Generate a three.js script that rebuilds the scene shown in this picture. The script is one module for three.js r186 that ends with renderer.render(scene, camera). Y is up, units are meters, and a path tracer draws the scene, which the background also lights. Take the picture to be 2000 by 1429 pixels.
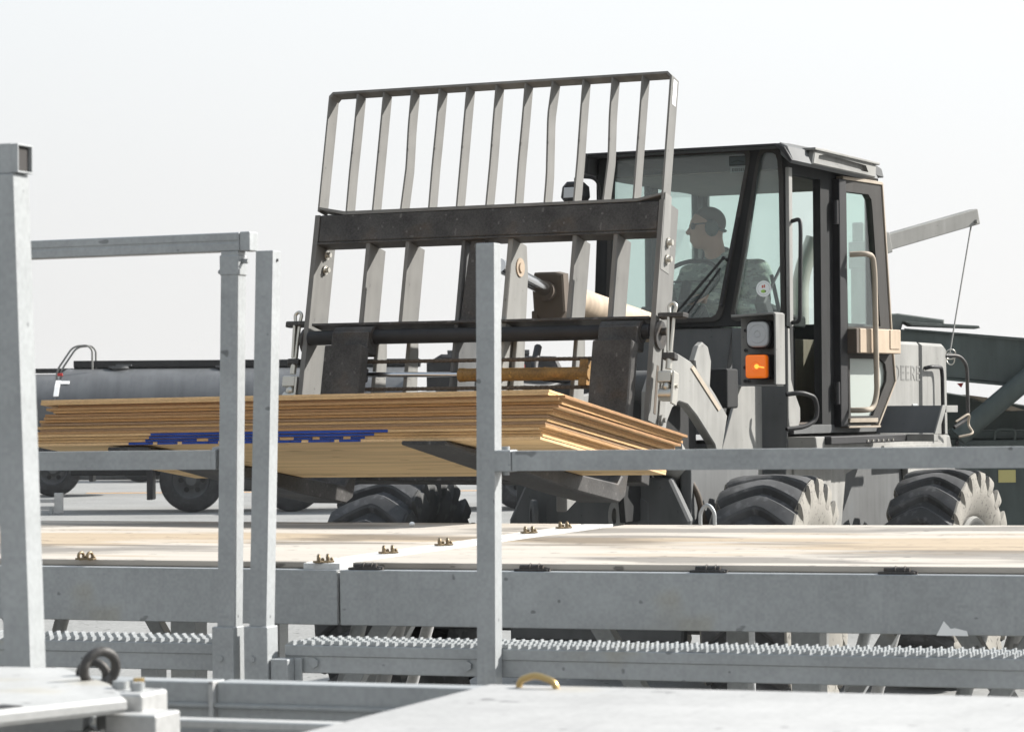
import * as THREE from 'three';
import { RoundedBoxGeometry } from 'three/addons/geometries/RoundedBoxGeometry.js';
import { TextGeometry } from 'three/addons/geometries/TextGeometry.js';
import { FontLoader } from 'three/addons/loaders/FontLoader.js';
import { MarchingCubes } from 'three/addons/objects/MarchingCubes.js';
import { mergeGeometries, toCreasedNormals } from 'three/addons/utils/BufferGeometryUtils.js';

// ---------- camera, sky, sun, exposure ----------
const scene = new THREE.Scene();
const camera = new THREE.PerspectiveCamera(15.65, 2000 / 1429, 0.1, 2000);
camera.position.set(0, 1.70, 0);
camera.rotation.set(0.01644, 0, -0.007, 'XYZ');
camera.focus = 12.5; camera.userData.fStop = 14;
const renderer = new THREE.WebGLRenderer({ antialias: true });
renderer.toneMapping = THREE.LinearToneMapping;
renderer.toneMappingExposure = 2.05;
renderer.shadowMap.enabled = true;
const rad = THREE.MathUtils.degToRad;
const SUN_AZ = rad(70), SUN_EL = rad(34);
const sunDir = new THREE.Vector3(Math.sin(SUN_AZ) * Math.cos(SUN_EL), Math.sin(SUN_EL), -Math.cos(SUN_AZ) * Math.cos(SUN_EL));
{ // hazy winter sky: pale near the horizon, brighter towards the sun's side
  const W = 512, H = 256, d = new Float32Array(W * H * 4), v = new THREE.Vector3();
  const mix = (a, b, t) => a + (b - a) * t, ss = (a, b, x) => { const t = Math.min(1, Math.max(0, (x - a) / (b - a))); return t * t * (3 - 2 * t); };
  for (let j = 0; j < H; j++) for (let i = 0; i < W; i++) {
    const lat = ((j + .5) / H - .5) * Math.PI, lon = ((i + .5) / W - .5) * 2 * Math.PI;
    v.set(Math.cos(lat) * Math.cos(lon), Math.sin(lat), Math.cos(lat) * Math.sin(lon));
    const el = Math.max(0, lat), c = v.dot(sunDir), g = Math.acos(Math.min(1, Math.max(-1, c)));
    const t = ss(0, rad(14), el), z = ss(rad(12), rad(75), el), side = .66 + .36 * ss(-1, .75, c), glow = .24 * Math.exp(-g / .5);
    const hz = [.408, .406, .402], up = [.440, .460, .472], ze = [.23, .29, .37];
    for (let k = 0; k < 3; k++) d[(j * W + i) * 4 + k] = mix(mix(hz[k], up[k], t), ze[k], z) * side * 1.06 + glow;
    d[(j * W + i) * 4 + 3] = 1;
  }
  const tx = new THREE.DataTexture(d, W, H, THREE.RGBAFormat, THREE.FloatType);
  tx.mapping = THREE.EquirectangularReflectionMapping; tx.magFilter = tx.minFilter = THREE.LinearFilter; tx.needsUpdate = true;
  scene.background = tx; scene.environment = tx;
}
const sun = new THREE.DirectionalLight(new THREE.Color(1, .965, .91), 5);
sun.position.copy(sunDir).multiplyScalar(60).add(new THREE.Vector3(0, 0, -12)); sun.target.position.set(0, 0, -12);
sun.castShadow = true; sun.shadow.mapSize.set(4096, 4096); sun.shadow.radius = 1.6;
Object.assign(sun.shadow.camera, { left: -25, right: 25, top: 25, bottom: -25, near: 1, far: 160 });
scene.add(sun, sun.target);
scene.fog = new THREE.FogExp2(0xe9ebec, .0003);

// ---------- helpers ----------
let seed = 7; const rnd = (a = 0, b = 1) => { seed = (seed * 1664525 + 1013904223) >>> 0; return a + (b - a) * seed / 4294967296; };
const V = (x, y, z) => new THREE.Vector3(x, y, z);
function frame(o, yaw = 0, tilt = 0, roll = 0) {
  return new THREE.Matrix4().makeTranslation(...o).multiply(new THREE.Matrix4().makeRotationY(-rad(yaw))).multiply(new THREE.Matrix4().makeRotationX(-rad(tilt))).multiply(new THREE.Matrix4().makeRotationZ(rad(roll)));
}
const hash = (x, y, s) => { let h = (x * 374761393 + y * 668265263 + s * 1442695041) | 0; h = Math.imul(h ^ (h >>> 13), 1274126177); return ((h ^ (h >>> 16)) >>> 0) / 4294967296; };
function vn(u, v, fx, fy, s) { // tiling value noise
  const x = u * fx, y = v * fy, i = Math.floor(x), j = Math.floor(y), a = x - i, b = y - j, p = a * a * (3 - 2 * a), q = b * b * (3 - 2 * b);
  const w = (n, m) => ((n % m) + m) % m, h = (m, n) => hash(w(m, fx), w(n, fy), s);
  return (h(i, j) * (1 - p) + h(i + 1, j) * p) * (1 - q) + (h(i, j + 1) * (1 - p) + h(i + 1, j + 1) * p) * q;
}
const fbm = (u, v, fx, fy, s, o = 4) => { let r = 0, a = .5, t = 0; for (let k = 0; k < o; k++) { r += a * vn(u, v, fx << k, fy << k, s + k * 17); t += a; a *= .55; } return r / t; };
const enc = (x) => { x = Math.min(1, Math.max(0, x)); return 255 * (x <= .0031308 ? x * 12.92 : 1.055 * Math.pow(x, 1 / 2.4) - .055); };
function tex(size, rep, fn, srgb = true) {
  const d = new Uint8Array(size * size * 4);
  for (let j = 0; j < size; j++) for (let i = 0; i < size; i++) {
    let c = fn(i / size, j / size); if (!Array.isArray(c)) c = [c, c, c];
    for (let k = 0; k < 3; k++) d[(j * size + i) * 4 + k] = srgb ? enc(c[k]) : Math.min(255, Math.max(0, c[k] * 255));
    d[(j * size + i) * 4 + 3] = 255;
  }
  const t = new THREE.DataTexture(d, size, size); t.wrapS = t.wrapT = THREE.RepeatWrapping; t.repeat.set(1 / rep, 1 / rep);
  t.magFilter = THREE.LinearFilter; t.minFilter = THREE.LinearMipmapLinearFilter; t.generateMipmaps = true; t.colorSpace = srgb ? THREE.SRGBColorSpace : THREE.NoColorSpace; t.needsUpdate = true; return t;
}
const st = (a, b, x) => { const t = Math.min(1, Math.max(0, (x - a) / (b - a))); return t * t * (3 - 2 * t); };
const T = {
  galv: tex(1024, 1.7, (u, v) => { const c = fbm(u, v, 4, 4, 3, 3), m = fbm(u, v, 22, 22, 13, 3), f = vn(u, v, 260, 260, 9), sc = st(.70, .80, fbm(u, v, 7, 120, 21, 2)) + st(.70, .80, fbm(u, v, 120, 7, 23, 2)), k = st(.86, .90, fbm(u, v, 46, 60, 40, 2)), r = st(.74, .84, fbm(u, v, 5, 6, 91, 4)), q = .86 + .26 * (c - .5) + .18 * (m - .5) + .12 * (f - .5) - .035 * sc - .4 * k; return [q * (1 - .02 * r), q * (1 - .06 * r), q * (1 - .14 * r)]; }),
  galvR: tex(256, .6, (u, v) => .5 + .3 * (fbm(u, v, 8, 8, 5) - .5), false),
  dust: tex(512, 1.1, (u, v) => { const n = fbm(u, v, 5, 5, 31), s = fbm(u, v, 24, 3, 8, 3), k = st(.84, .92, fbm(u, v, 60, 60, 77, 2)), q = .84 + .4 * (n - .5) + .34 * (s - .5) - .3 * k; return [q * 1.02, q, q * .97]; }),
  worn: tex(512, .7, (u, v) => { const n = fbm(u, v, 8, 8, 55), g = vn(u, v, 140, 140, 4), sc = st(.80, .86, fbm(u, v, 40, 30, 66, 2)), rust = st(.55, .75, fbm(u, v, 4, 5, 71)); const q = .5 + .5 * (n - .5) + .25 * (g - .5) + 1.0 * sc; return [q + .13 * rust, q + .04 * rust, q - .04 * rust]; }),
  ply: tex(512, 1.2, (u, v) => { const g = fbm(u + .03 * fbm(u, v, 3, 3, 8), v, 3, 44, 12, 4), f = fbm(u, v, 8, 200, 14, 2), k = st(.83, .87, fbm(u, v, 10, 42, 19, 2)); const q = .84 + .5 * (g - .5) + .22 * (f - .5) - .5 * k; return [q, q * (.97 - .12 * k), q * (.92 - .2 * k)]; }),
  plyEdge: tex(512, .2, (u, v) => { const l = v * 17.4 * 3 % 1, d = l < .3 ? .62 : 1, g = fbm(u, v, 14, 90, 5, 3), k = st(.74, .8, fbm(u, v, 9, 60, 90, 2)); const q = (.8 * d + .55 * (g - .5)) * (1 - .55 * k); return [q, q * .94, q * .86]; }),
  deck: tex(1024, 3.1, (u, v) => { const g = fbm(u, v, 4, 60, 12, 4), a = st(.50, .62, fbm(u + .06 * fbm(u, v, 5, 5, 2), v, 3, 9, 33, 4)), b = st(.56, .70, fbm(u, v, 2, 7, 52, 4)), k = st(.80, .83, fbm(u, v, 60, 160, 19, 2)); const q = (.95 + .3 * (g - .5)) * (1 - .52 * a) * (1 - .6 * k); return [q * (1 - .16 * b), q * (1 - .27 * b), q * (1 - .42 * b)]; }),
  concrete: tex(1024, 5, (u, v) => { const n = fbm(u, v, 5, 5, 23, 5), g = vn(u, v, 330, 330, 6), k = st(.80, .84, fbm(u, v, 110, 110, 29, 2)), w = st(.8, .85, fbm(u, v, 90, 90, 129, 2)); return .80 + .3 * (n - .5) + .22 * (g - .5) - .4 * k + .3 * w; }),
  rubber: tex(256, .5, (u, v) => { const n = fbm(u, v, 5, 5, 61), k = st(.55, .8, fbm(u, v, 12, 12, 64)); return .6 + .7 * (n - .5) + .5 * k; }),
  sidew: tex(256, .5, (u, v) => { const n = fbm(u, v, 5, 5, 81), k = st(.72, .78, fbm(u, v, 34, 30, 84, 2)), q = .85 + .25 * (n - .5) - .4 * k; return [q, q * .98, q * .94]; }),
  camo: tex(256, .5, (u, v) => { const a = st(.5, .54, fbm(u, v, 7, 14, 5, 3)), b = st(.54, .57, fbm(u, v, 9, 18, 35, 3)); const q = .62 + .35 * a - .26 * b; return [q * (.95 + .03 * a), q, q * (.98 - .08 * a)]; }),
  grain: tex(256, .25, (u, v) => .5 + .5 * (fbm(u, v, 20, 20, 2) - .5), false),
};
function mat(r, g, b, rough = .7, metal = 0, map = null, extra = {}) {
  const m = new THREE.MeshPhysicalMaterial({ roughness: rough, metalness: metal, map, side: THREE.DoubleSide, ...extra }); m.color.setRGB(r, g, b); return m;
}
const M = {
  galv: mat(.38, .395, .40, .5, .35, T.galv, { bumpMap: T.grain, bumpScale: .0006 }),
  alu: mat(.46, .46, .452, .45, .2, T.galv),
  deckGrey: mat(.37, .368, .364, .7, 0, T.galv),
  plug: mat(.03, .027, .025, .85),
  strip: mat(.64, .64, .63, .55, 0, T.galv),
  bolt: mat(.20, .15, .09, .4, .6, null),
  grey: mat(.19, .192, .188, .75, 0, T.dust),
  greyLight: mat(.225, .227, .22, .75, 0, T.dust),
  greyDark: mat(.088, .093, .097, .7, 0, T.dust),
  green: mat(.058, .075, .072, .65, 0, T.dust),
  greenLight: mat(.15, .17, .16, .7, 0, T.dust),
  worn: mat(.105, .10, .096, .55, .2, T.worn, { specularIntensity: .6 }),
  rack: mat(.18, .181, .177, .7, 0, T.dust, { specularIntensity: .5 }),
  black: mat(.024, .024, .026, .55, 0, T.dust, { specularIntensity: .6 }),
  blackSoft: mat(.026, .027, .028, .85, 0, T.dust, { specularIntensity: .4 }),
  rubberTrim: mat(.045, .043, .041, .75, 0, T.dust, { specularIntensity: .5 }),
  tan: mat(.42, .335, .25, .7, 0, T.dust),
  doorTan: mat(.36, .31, .25, .75, 0, T.dust),
  brown: mat(.085, .066, .05, .8, 0, T.dust),
  chrome: mat(.62, .62, .63, .16, 1, null),
  zinc: mat(.52, .50, .45, .35, .8, null),
  brass: mat(.45, .32, .14, .35, .8, null),
  yellow: mat(.42, .225, .045, .6, 0, T.worn),
  amber: mat(.95, .20, .01, .18, 0, null, { clearcoat: .6, emissive: new THREE.Color(.5, .085, .0), emissiveIntensity: .28 }),
  bulb: mat(1, .6, .1, .3, 0, null, { emissive: new THREE.Color(1, .45, .04), emissiveIntensity: .55 }),
  lens: mat(.42, .43, .44, .25, 0, null, { clearcoat: .7 }),
  rubber: mat(.088, .088, .09, .8, 0, T.rubber),
  sidewall: mat(.25, .24, .22, .9, 0, T.sidew),
  sidewallShaded: mat(.11, .11, .107, .88, 0, T.rubber),  // left front side walls: less dust, and their shade put into the colour
  pale: mat(.29, .29, .28, .75, 0, T.dust),  // body grey lightened, so the sunlit look of the chassis is painted in
  lining: mat(.14, .112, .083, .9, 0, T.dust),
  truckRubber: mat(.045, .045, .047, .85, 0, T.rubber),
  plySheet: [0, 1, 2, 3].map((k) => mat([.78, .66, .76, .62][k], [.56, .45, .54, .41][k], [.30, .24, .31, .22][k], .8, 0, T.ply)),
  plyEdge: [[.78, .54, .29], [.52, .315, .15], [.86, .62, .36], [.42, .24, .115], [.66, .44, .22], [.60, .36, .165], [.36, .235, .14]].map((c) => mat(...c, .85, 0, T.plyEdge)),
  blue: mat(.016, .06, .33, .8, 0, T.dust),
  deck: mat(.42, .38, .33, .7, 0, T.deck),
  concrete: mat(.26, .26, .252, .9, 0, T.concrete, { bumpMap: T.grain, bumpScale: .002 }),
  tank: mat(.10, .105, .112, .5, .05, T.dust),
  glass: mat(.89, .945, .93, .03, 0, null, { transmission: .94, thickness: 0, ior: 1.5 }),
  glassClear: mat(.88, .94, .92, .04, 0, null, { transmission: 1, thickness: 0, ior: 1.5 }),
  glassDusty: mat(.66, .71, .67, .5, 0, null, { transmission: .6, thickness: 0 }),
  white: mat(.78, .78, .77, .7), red: mat(.5, .03, .025, .5), paleYellow: mat(.45, .40, .16, .6),
  uniform: mat(.36, .39, .36, .95, 0, T.camo), skin: mat(.46, .265, .195, .6), hair: mat(.05, .04, .033, .9),
  orangeLine: mat(.6, .33, .12, .9),
};
function boxUV(g, swap) { // texture coordinates in metres, by the way each face points
  const p = g.attributes.position, n = p.count, uv = new Float32Array(n * 2), a = V(), b = V(), c = V();
  for (let i = 0; i < n; i += 3) {
    a.fromBufferAttribute(p, i); b.fromBufferAttribute(p, i + 1); c.fromBufferAttribute(p, i + 2);
    const nn = b.clone().sub(a).cross(c.clone().sub(a)), x = Math.abs(nn.x), y = Math.abs(nn.y), z = Math.abs(nn.z);
    [a, b, c].forEach((q, k) => {
      let u, w; if (y >= x && y >= z) { u = q.x; w = q.z; } else if (x >= z) { u = q.z; w = q.y; } else { u = q.x; w = q.y; }
      if (swap) [u, w] = [w, u]; uv[(i + k) * 2] = u; uv[(i + k) * 2 + 1] = w;
    });
  }
  g.setAttribute('uv', new THREE.BufferAttribute(uv, 2)); return g;
}
function flat(g) { g = g.index ? g.toNonIndexed() : g; for (const k of Object.keys(g.attributes)) if (k !== 'position' && k !== 'normal') g.deleteAttribute(k); if (!g.attributes.normal) g.computeVertexNormals(); g.clearGroups(); return g; }
const merged = (gs) => { gs = [gs].flat(Infinity).map(flat); return gs.length > 1 ? mergeGeometries(gs) : gs[0]; };
// shapes
function bx(x0, x1, y0, y1, z0, z1, r = .004) {
  const w = Math.abs(x1 - x0), h = Math.abs(y1 - y0), d = Math.abs(z1 - z0); r = Math.min(r, w * .45, h * .45, d * .45);
  return flat(new RoundedBoxGeometry(w, h, d, 1, r)).translate((x0 + x1) / 2, (y0 + y1) / 2, (z0 + z1) / 2);
}
function prism(ax, pts, a0, a1, bev = .003, holes = []) { // outline in the plane across axis ax, thickness a0..a1 along it
  const sh = new THREE.Shape(pts.map((p) => new THREE.Vector2(...p)));
  for (const h of holes) sh.holes.push(new THREE.Path(h.map((p) => new THREE.Vector2(...p))));
  const d = a1 - a0; bev = Math.min(bev, d * .4);
  const g = flat(new THREE.ExtrudeGeometry(sh, { depth: d - 2 * bev, bevelEnabled: bev > 0, bevelSize: bev, bevelThickness: bev, bevelOffset: -bev, bevelSegments: 1, curveSegments: 8 })).translate(0, 0, a0 + bev);
  const p = g.attributes.position, nr = g.attributes.normal;
  for (const at of [p, nr]) for (let i = 0; i < at.count; i++) { const s = at.getX(i), t = at.getY(i), e = at.getZ(i); if (ax === 'x') at.setXYZ(i, e, s, t); else if (ax === 'y') at.setXYZ(i, s, e, t); }
  if (ax === 'y') for (const at of [p, nr]) for (let i = 0; i < at.count; i += 3) { const q = [at.getX(i + 1), at.getY(i + 1), at.getZ(i + 1)]; at.setXYZ(i + 1, at.getX(i + 2), at.getY(i + 2), at.getZ(i + 2)); at.setXYZ(i + 2, ...q); }
  return g;
}
function rod(a, b, r0, r1 = r0, n = 16, open = false) {
  a = V(...a); b = V(...b); const d = b.clone().sub(a), L = d.length();
  const g = new THREE.CylinderGeometry(r1, r0, L, n, 1, open); g.translate(0, L / 2, 0);
  return flat(g.applyQuaternion(new THREE.Quaternion().setFromUnitVectors(V(0, 1, 0), d.normalize())).translate(a.x, a.y, a.z));
}
function tube(pts, r, n = 10, seg = 6, bend = .06) { // pipe through points with rounded bends
  const q = pts.map((p) => V(...p)), cp = new THREE.CurvePath();
  let last = q[0];
  for (let i = 1; i < q.length - 1; i++) {
    const a = q[i].clone().sub(q[i - 1]), b = q[i + 1].clone().sub(q[i]), k = Math.min(bend, a.length() * .45, b.length() * .45);
    const s = q[i].clone().addScaledVector(a.normalize(), -k), e = q[i].clone().addScaledVector(b.normalize(), k);
    cp.add(new THREE.LineCurve3(last, s)); cp.add(new THREE.QuadraticBezierCurve3(s, q[i], e)); last = e;
  }
  cp.add(new THREE.LineCurve3(last, q[q.length - 1]));
  return flat(new THREE.TubeGeometry(cp, Math.max(8, (q.length - 1) * seg * 2), r, n, false));
}
function bar(a, b, w, h, r = .003, up = [0, 1, 0]) { // box along a line: w across, h along up
  a = V(...a); b = V(...b); const d = b.clone().sub(a), L = d.length(), x = d.clone().normalize(), z = x.clone().cross(V(...up)).normalize(), y = z.clone().cross(x);
  return flat(new RoundedBoxGeometry(L, h, w, 1, Math.min(r, w * .45, h * .45))).applyMatrix4(new THREE.Matrix4().makeBasis(x, y, z)).translate((a.x + b.x) / 2, (a.y + b.y) / 2, (a.z + b.z) / 2);
}
const ring = (R, r, m = null, n = 24) => { const g = flat(new THREE.TorusGeometry(R, r, 10, n)); return m ? g.applyMatrix4(m) : g; };
const rotM = (x, y, z, p = [0, 0, 0]) => new THREE.Matrix4().compose(V(...p), new THREE.Quaternion().setFromEuler(new THREE.Euler(x, y, z)), V(1, 1, 1));
const ball = (x, y, z, r, sy = 1, sx = 1, sz = 1, n = 16) => flat(new THREE.SphereGeometry(r, n, n / 2 | 0)).scale(sx, sy, sz).translate(x, y, z);
// things and parts
const used = {};
const numbered = (n) => { used[n] = (used[n] ?? -1) + 1; return used[n] ? `${n}_${String(used[n]).padStart(3, '0')}` : n; };
function tag(o, label, category, group, kind) { if (label) o.userData.label = label; if (category) o.userData.category = category; if (group) o.userData.group = group; if (kind) o.userData.kind = kind; return o; }
function thing(name, label, category, fr, group) {
  const g = new THREE.Group(); g.name = numbered(name); fr.decompose(g.position, g.quaternion, g.scale); g.updateMatrix(); g.userData.inv = null; delete g.userData.inv;
  g._inv = g.matrix.clone().invert(); tag(g, label, category, group); scene.add(g); return g;
}
const owner = (o) => { while (!o._inv) o = o.parent; return o; };
function part(parent, name, gs, m, fr, { swap = false, label } = {}) {
  const g = merged(gs); boxUV(g, swap);
  if (fr) g.applyMatrix4(owner(parent)._inv.clone().multiply(fr));
  const o = new THREE.Mesh(g, m); o.name = name; o.castShadow = o.receiveShadow = true; if (label) o.userData.label = label; parent.add(o); return o;
}
function place(parent, name, g, m, local) { // a shared geometry set at a place
  const o = new THREE.Mesh(g, m); o.name = name; o.castShadow = o.receiveShadow = true; local.decompose(o.position, o.quaternion, o.scale); parent.add(o); return o;
}
const rel = (th, fr) => th._inv.clone().multiply(fr);
const trans = (x, y, z) => new THREE.Matrix4().makeTranslation(x, y, z);
function single(name, label, category, gs, m, fr, group, opt = {}) { // a thing that is one mesh
  const g = merged(gs); boxUV(g, opt.swap); const o = new THREE.Mesh(g, m); o.name = numbered(name); fr.decompose(o.position, o.quaternion, o.scale); o.castShadow = o.receiveShadow = true; scene.add(o); return tag(o, label, category, group, opt.kind);
}
function boxM(w, h, d) { const g = new THREE.BoxGeometry(w, h, d), p = g.attributes.position, n = g.attributes.normal, uv = g.attributes.uv; for (let i = 0; i < p.count; i++) { const X = p.getX(i), Y = p.getY(i), Z = p.getZ(i); if (Math.abs(n.getY(i)) > .5) uv.setXY(i, X, Z); else if (Math.abs(n.getX(i)) > .5) uv.setXY(i, Z, Y); else uv.setXY(i, X, Y); } return g; }
const font = await new FontLoader().loadAsync('fonts/droid/droid_sans_regular.typeface.json');
const I = new THREE.Matrix4();

// frames of the place: deck modules, walkway, forklift (rear frame, front frame, carriage), load
const FK = frame([-.4711, 1.28, -7.1552], 20.5, 0, .4), FL = frame([-.4711, 1.28, -7.1552], 19.5, 0, .1);
const FR = frame([1.7162, 0, -16.742], 27), FF = frame([.34, 0, -13.731], 20), FC = frame([.600, 2.043, -11.28], 25, 12), FP = frame([.4889, 1.3832, -11.0417], 25, 7.5, .6);
const onGround = (f, dy) => f.clone().multiply(trans(0, dy, 0));

// ---------- ground ----------
{
  const o = single('ground', 'pale grey concrete apron under everything', null, flat(new THREE.PlaneGeometry(600, 600)).rotateX(-Math.PI / 2), M.concrete, trans(0, 0, -150), null, { kind: 'structure' });
  const m = []; // painted line far across the apron
  m.push(bx(-9, 30, 0, .004, -56.3, -56.0, 0)); m.push(bx(-14, -9.2, 0, .004, -49.6, -49.4, 0));
  single('painted_line', 'faded orange taxi line across the far apron', null, m, M.orangeLine, trans(0, .002, 0), null, { kind: 'structure' });
}

// ---------- deck modules ----------
const K = onGround(FK, -1.28), KLb = onGround(FL, -1.28);
function hexBolt(x, y, z, r, h, ax = 'y') { const g = flat(new THREE.CylinderGeometry(r, r, h, 6)); if (ax === 'z') g.rotateX(Math.PI / 2); if (ax === 'x') g.rotateZ(Math.PI / 2); return g.translate(x, y, z); }
// pair of small ring bolts on a clip, lying on a flange
function ringPair(x, y, z, turn) {
  const gs = [bx(-.028, .03, 0, .006, -.010, .010, .002)];
  for (const s of [-.014, .014]) gs.push(ring(.0095, .0042, rotM(0, Math.PI / 2 - .35, 0, [s, .011, 0]), 14), ball(s + .012, .009, 0, .005));
  return gs.map((g) => g.rotateY(turn).translate(x, y, z));
}
function hinge(x, y, z) { return [rod([x - .035, y, z], [x + .03, y, z], .0085, .0085, 10), bx(x - .05, x + .045, y - .009, y - .002, z - .012, z + .014, .003), rod([x + .033, y - .002, z + .004], [x + .05, y - .006, z + .004], .006, .006, 8), ring(.0105, .002, rotM(0, Math.PI / 2, 0, [x - .006, y, z]), 12), ring(.0105, .002, rotM(0, Math.PI / 2, 0, [x + .018, y, z]), 12)]; }
function channel(x0, x1, y0, y1, z, t = .006, lip = .05) { return [bx(x0, x1, y0, y1, z - t, z, .003), bx(x0, x1, y1 - t, y1, z - lip, z - t + .001, .001), bx(x0, x1, y0, y0 + t, z - lip, z - t + .001, .001)]; }
function deckModule(label, fr, base, x0, x1, zf, panelX0, panelX1, hinges, brass, legs) {
  const t = thing('deck_module', label, 'platform', base, 'deck modules behind the guard rails');
  part(t, 'edge_beam', channel(x0, x1, -.155, -.007, 0), M.galv, fr);
  part(t, 'edge_beam', channel(x0, x1, -.155, -.007, 0).map((g) => g.scale(1, 1, -1).translate(0, 0, zf)), M.galv, fr);
  part(t, 'side_beam', [bx(x0, x0 + .006, -.155, -.007, zf + .008, -.008, .002), bx(x0, panelX0 - .004, -.013, -.007, zf + .052, -.052, .001)], M.galv, fr);
  part(t, 'side_beam', [bx(x1 - .006, x1, -.155, -.007, zf + .008, -.008, .002), bx(panelX1 + .004, x1, -.012, .0095, zf + .008, -.02, .001)], M.strip, fr);
  for (let k = 1; k < 5; k++) part(t, 'cross_beam', bx(x0 + .01, x1 - .01, -.11, -.03, zf * k / 5 - .03, zf * k / 5 + .03), M.galv, fr);
  part(t, 'deck_panel', bx(panelX0, panelX1, -.006, .011, zf + .03, -.05, .003), M.deck, fr);
  for (const h of hinges) part(t, 'hinge', hinge(h, .002, -.02), M.worn, fr);
  for (const [x, z, tn] of brass) part(t, 'ring_bolt', ringPair(x, .0105, z, tn), M.bolt, fr);
  for (const [x, z] of legs) {
    const g = onGround(fr, 0);
    part(t, 'leg', [bx(x - .04, x + .04, -1.25, -.156, z - .04, z + .04), bx(x - .09, x + .09, -1.28, -1.25, z - .09, z + .09)], M.galv, g);
    part(t, 'brace', bar([x + .05, -1.1, z], [x + .62, -.17, z], .05, .05), M.galv, g);
    part(t, 'brace', bar([x - .05, -1.1, z - .06], [x - .62, -.17, z - .06], .05, .05), M.galv, g);
    part(t, 'brace_tube', rod([x + .12, -1.2, z - .3], [x + .42, -.165, z - .3], .022), M.galv, g);
    part(t, 'brace_tube', rod([x + .18, -1.2, z - .42], [x + .50, -.165, z - .42], .022), M.alu, g);
  }
  return t;
}
const strip = [[-.055, -.25, .9], [-.055, -.72, .9], [-.055, -1.17, .9], [-.055, -1.58, .9], [-.055, -1.97, .9], [-.055, -2.34, .9]];
deckModule('plywood topped steel deck left of the joint, with brass ring bolts along its edge strip', FL, KLb, -2.7, -.004, -2.5, -2.64, -.115, [], [[-.78, -.03, 0], ...strip.map(([x, z, a]) => [x - .012 * z / -2.4, z + .22, a])], [[-.62, -.35], [-1.75, -.35], [-1.2, -2.2]]);
deckModule('plywood topped steel deck right of the joint, in front of the forklift wheels', FK, K, .004, 2.7, -2.45, .02, 2.64, [.075, .55, 1.03, 1.52], [], [[1.18, -.45], [2.2, -.45], [.5, -2.2]]);
// tie-down rings standing at the far edge of the right deck
single('tie_down_ring', 'steel tie-down ring standing at far edge of right deck', 'ring', [tube([[-.026, -.02, 0], [-.026, .045, 0], [0, .075, 0], [.026, .045, 0], [.026, -.02, 0]], .007, 8, 6, .03)], M.galv, FK.clone().multiply(trans(.33, .012, -2.40)));
single('paper_scrap', 'torn white paper scrap stuck low on the right deck beam', 'paper', prism('z', [[0, 0], [.019, .036], [.036, .017], [.046, .019], [.076, .012], [.079, 0]], 0, .0012, 0), M.white, FK.clone().multiply(trans(1.618, -.156, .002)));
single('pebble', 'small white pebble lying on the left deck panel', 'pebble', ball(0, .008, 0, .01, .8), M.white, FL.clone().multiply(trans(-.66, .011, -2.2)));

// ---------- walkway with toothed grating ----------
{
  const t = thing('walkway', 'galvanised walkway plank with toothed grating in front of the decks', 'walkway', K);
  const segs = [[-2.4, -.062], [.125, 2.75]];
  const tooth = prism('z', [[-.0118, -.007], [.0118, -.007], [.0124, .0030], [.0102, .0036]], -.012, .008, .0004); boxUV(tooth);
  for (const [a, b] of [[-1.0, -.062], [.125, 2.75]]) {
    const p = part(t, 'edge_channel', [bx(a < 0 ? -2.4 : a, b, -.222, -.179, .555, .60, .003), bx(a < 0 ? -2.4 : a, b, -.181, -.1535, .557, .6035, .003), bx(a < 0 ? -2.4 : a, b, -.222, -.155, .37, .38, .002)], M.galv, FK);
    part(p, 'tread_pan', bx(a, b, -.162, -.155, .381, .555, .001), M.galv, FK);
    const n = Math.floor((b - a) / .0245), back = [];
    for (let k = 0; k < n; k++) {
      const j = rnd(-.0012, .0012), tl = rnd(-.06, .06);
      place(p, 'tread_tooth', tooth, M.galv, rel(t, FK).multiply(trans(a + .012 + k * .0245 + j, -.1465 + rnd(-.0008, .0008), .592)).multiply(new THREE.Matrix4().makeRotationZ(tl)));
      for (const dz of [.04, .08, .12, .16]) back.push(tooth.clone().rotateZ(tl).translate(a + .012 + k * .0245, -.1485, .592 - dz));
    }
    part(p, 'tread_rows', back, M.galv, FK).userData.kind = 'stuff';
  }
  part(t, 'bolt_head', hexBolt(.205, -.196, .604, .0125, .008, 'z'), M.galv, FK); part(t, 'bolt_head', hexBolt(.608, -.196, .604, .0125, .008, 'z'), M.galv, FK);
  part(t, 'joint_bracket', [bx(.108, .155, -.245, -.185, .604, .65, .003), bx(.155, .175, -.245, -.185, .604, .612, .002)], M.galv, FK);
  for (const x of [-1.6, -.3, 1.25, 2.2]) part(t, 'leg', bx(x - .025, x + .025, -1.28, -.223, .46, .51), M.galv, FK);
}

// ---------- guard rails ----------
const sq = (w, t) => { const h = w / 2, i = h - t; return [[[-h, -h], [h, -h], [h, h], [-h, h]], [[-i, -i], [i, -i], [i, i], [-i, i]]]; };
function hollow(ax, cx, cy, cz, w, a0, a1, t = .004) { const [o, h] = sq(w, t); return prism(ax, o, a0, a1, .0015, [h]).translate(ax === 'x' ? 0 : cx, ax === 'y' ? 0 : cy, ax === 'z' ? 0 : cz); }
function railPost(t, xt, xb, yt, yb, z, w = .046, name = 'post') { // slightly leaning square tube
  const g = hollow('y', 0, 0, 0, w, 0, yt - yb), sh = new THREE.Matrix4().makeShear(0, 0, (xt - xb) / (yt - yb), 0, 0, 0);
  const p = g.attributes.position; for (let i = 0; i < p.count; i++) { const y = p.getY(i); p.setX(i, p.getX(i) + (xt - xb) * y / (yt - yb)); }
  return part(t, name, g.translate(xb, yb, z - w / 2), M.galv, FK);
}
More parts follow.
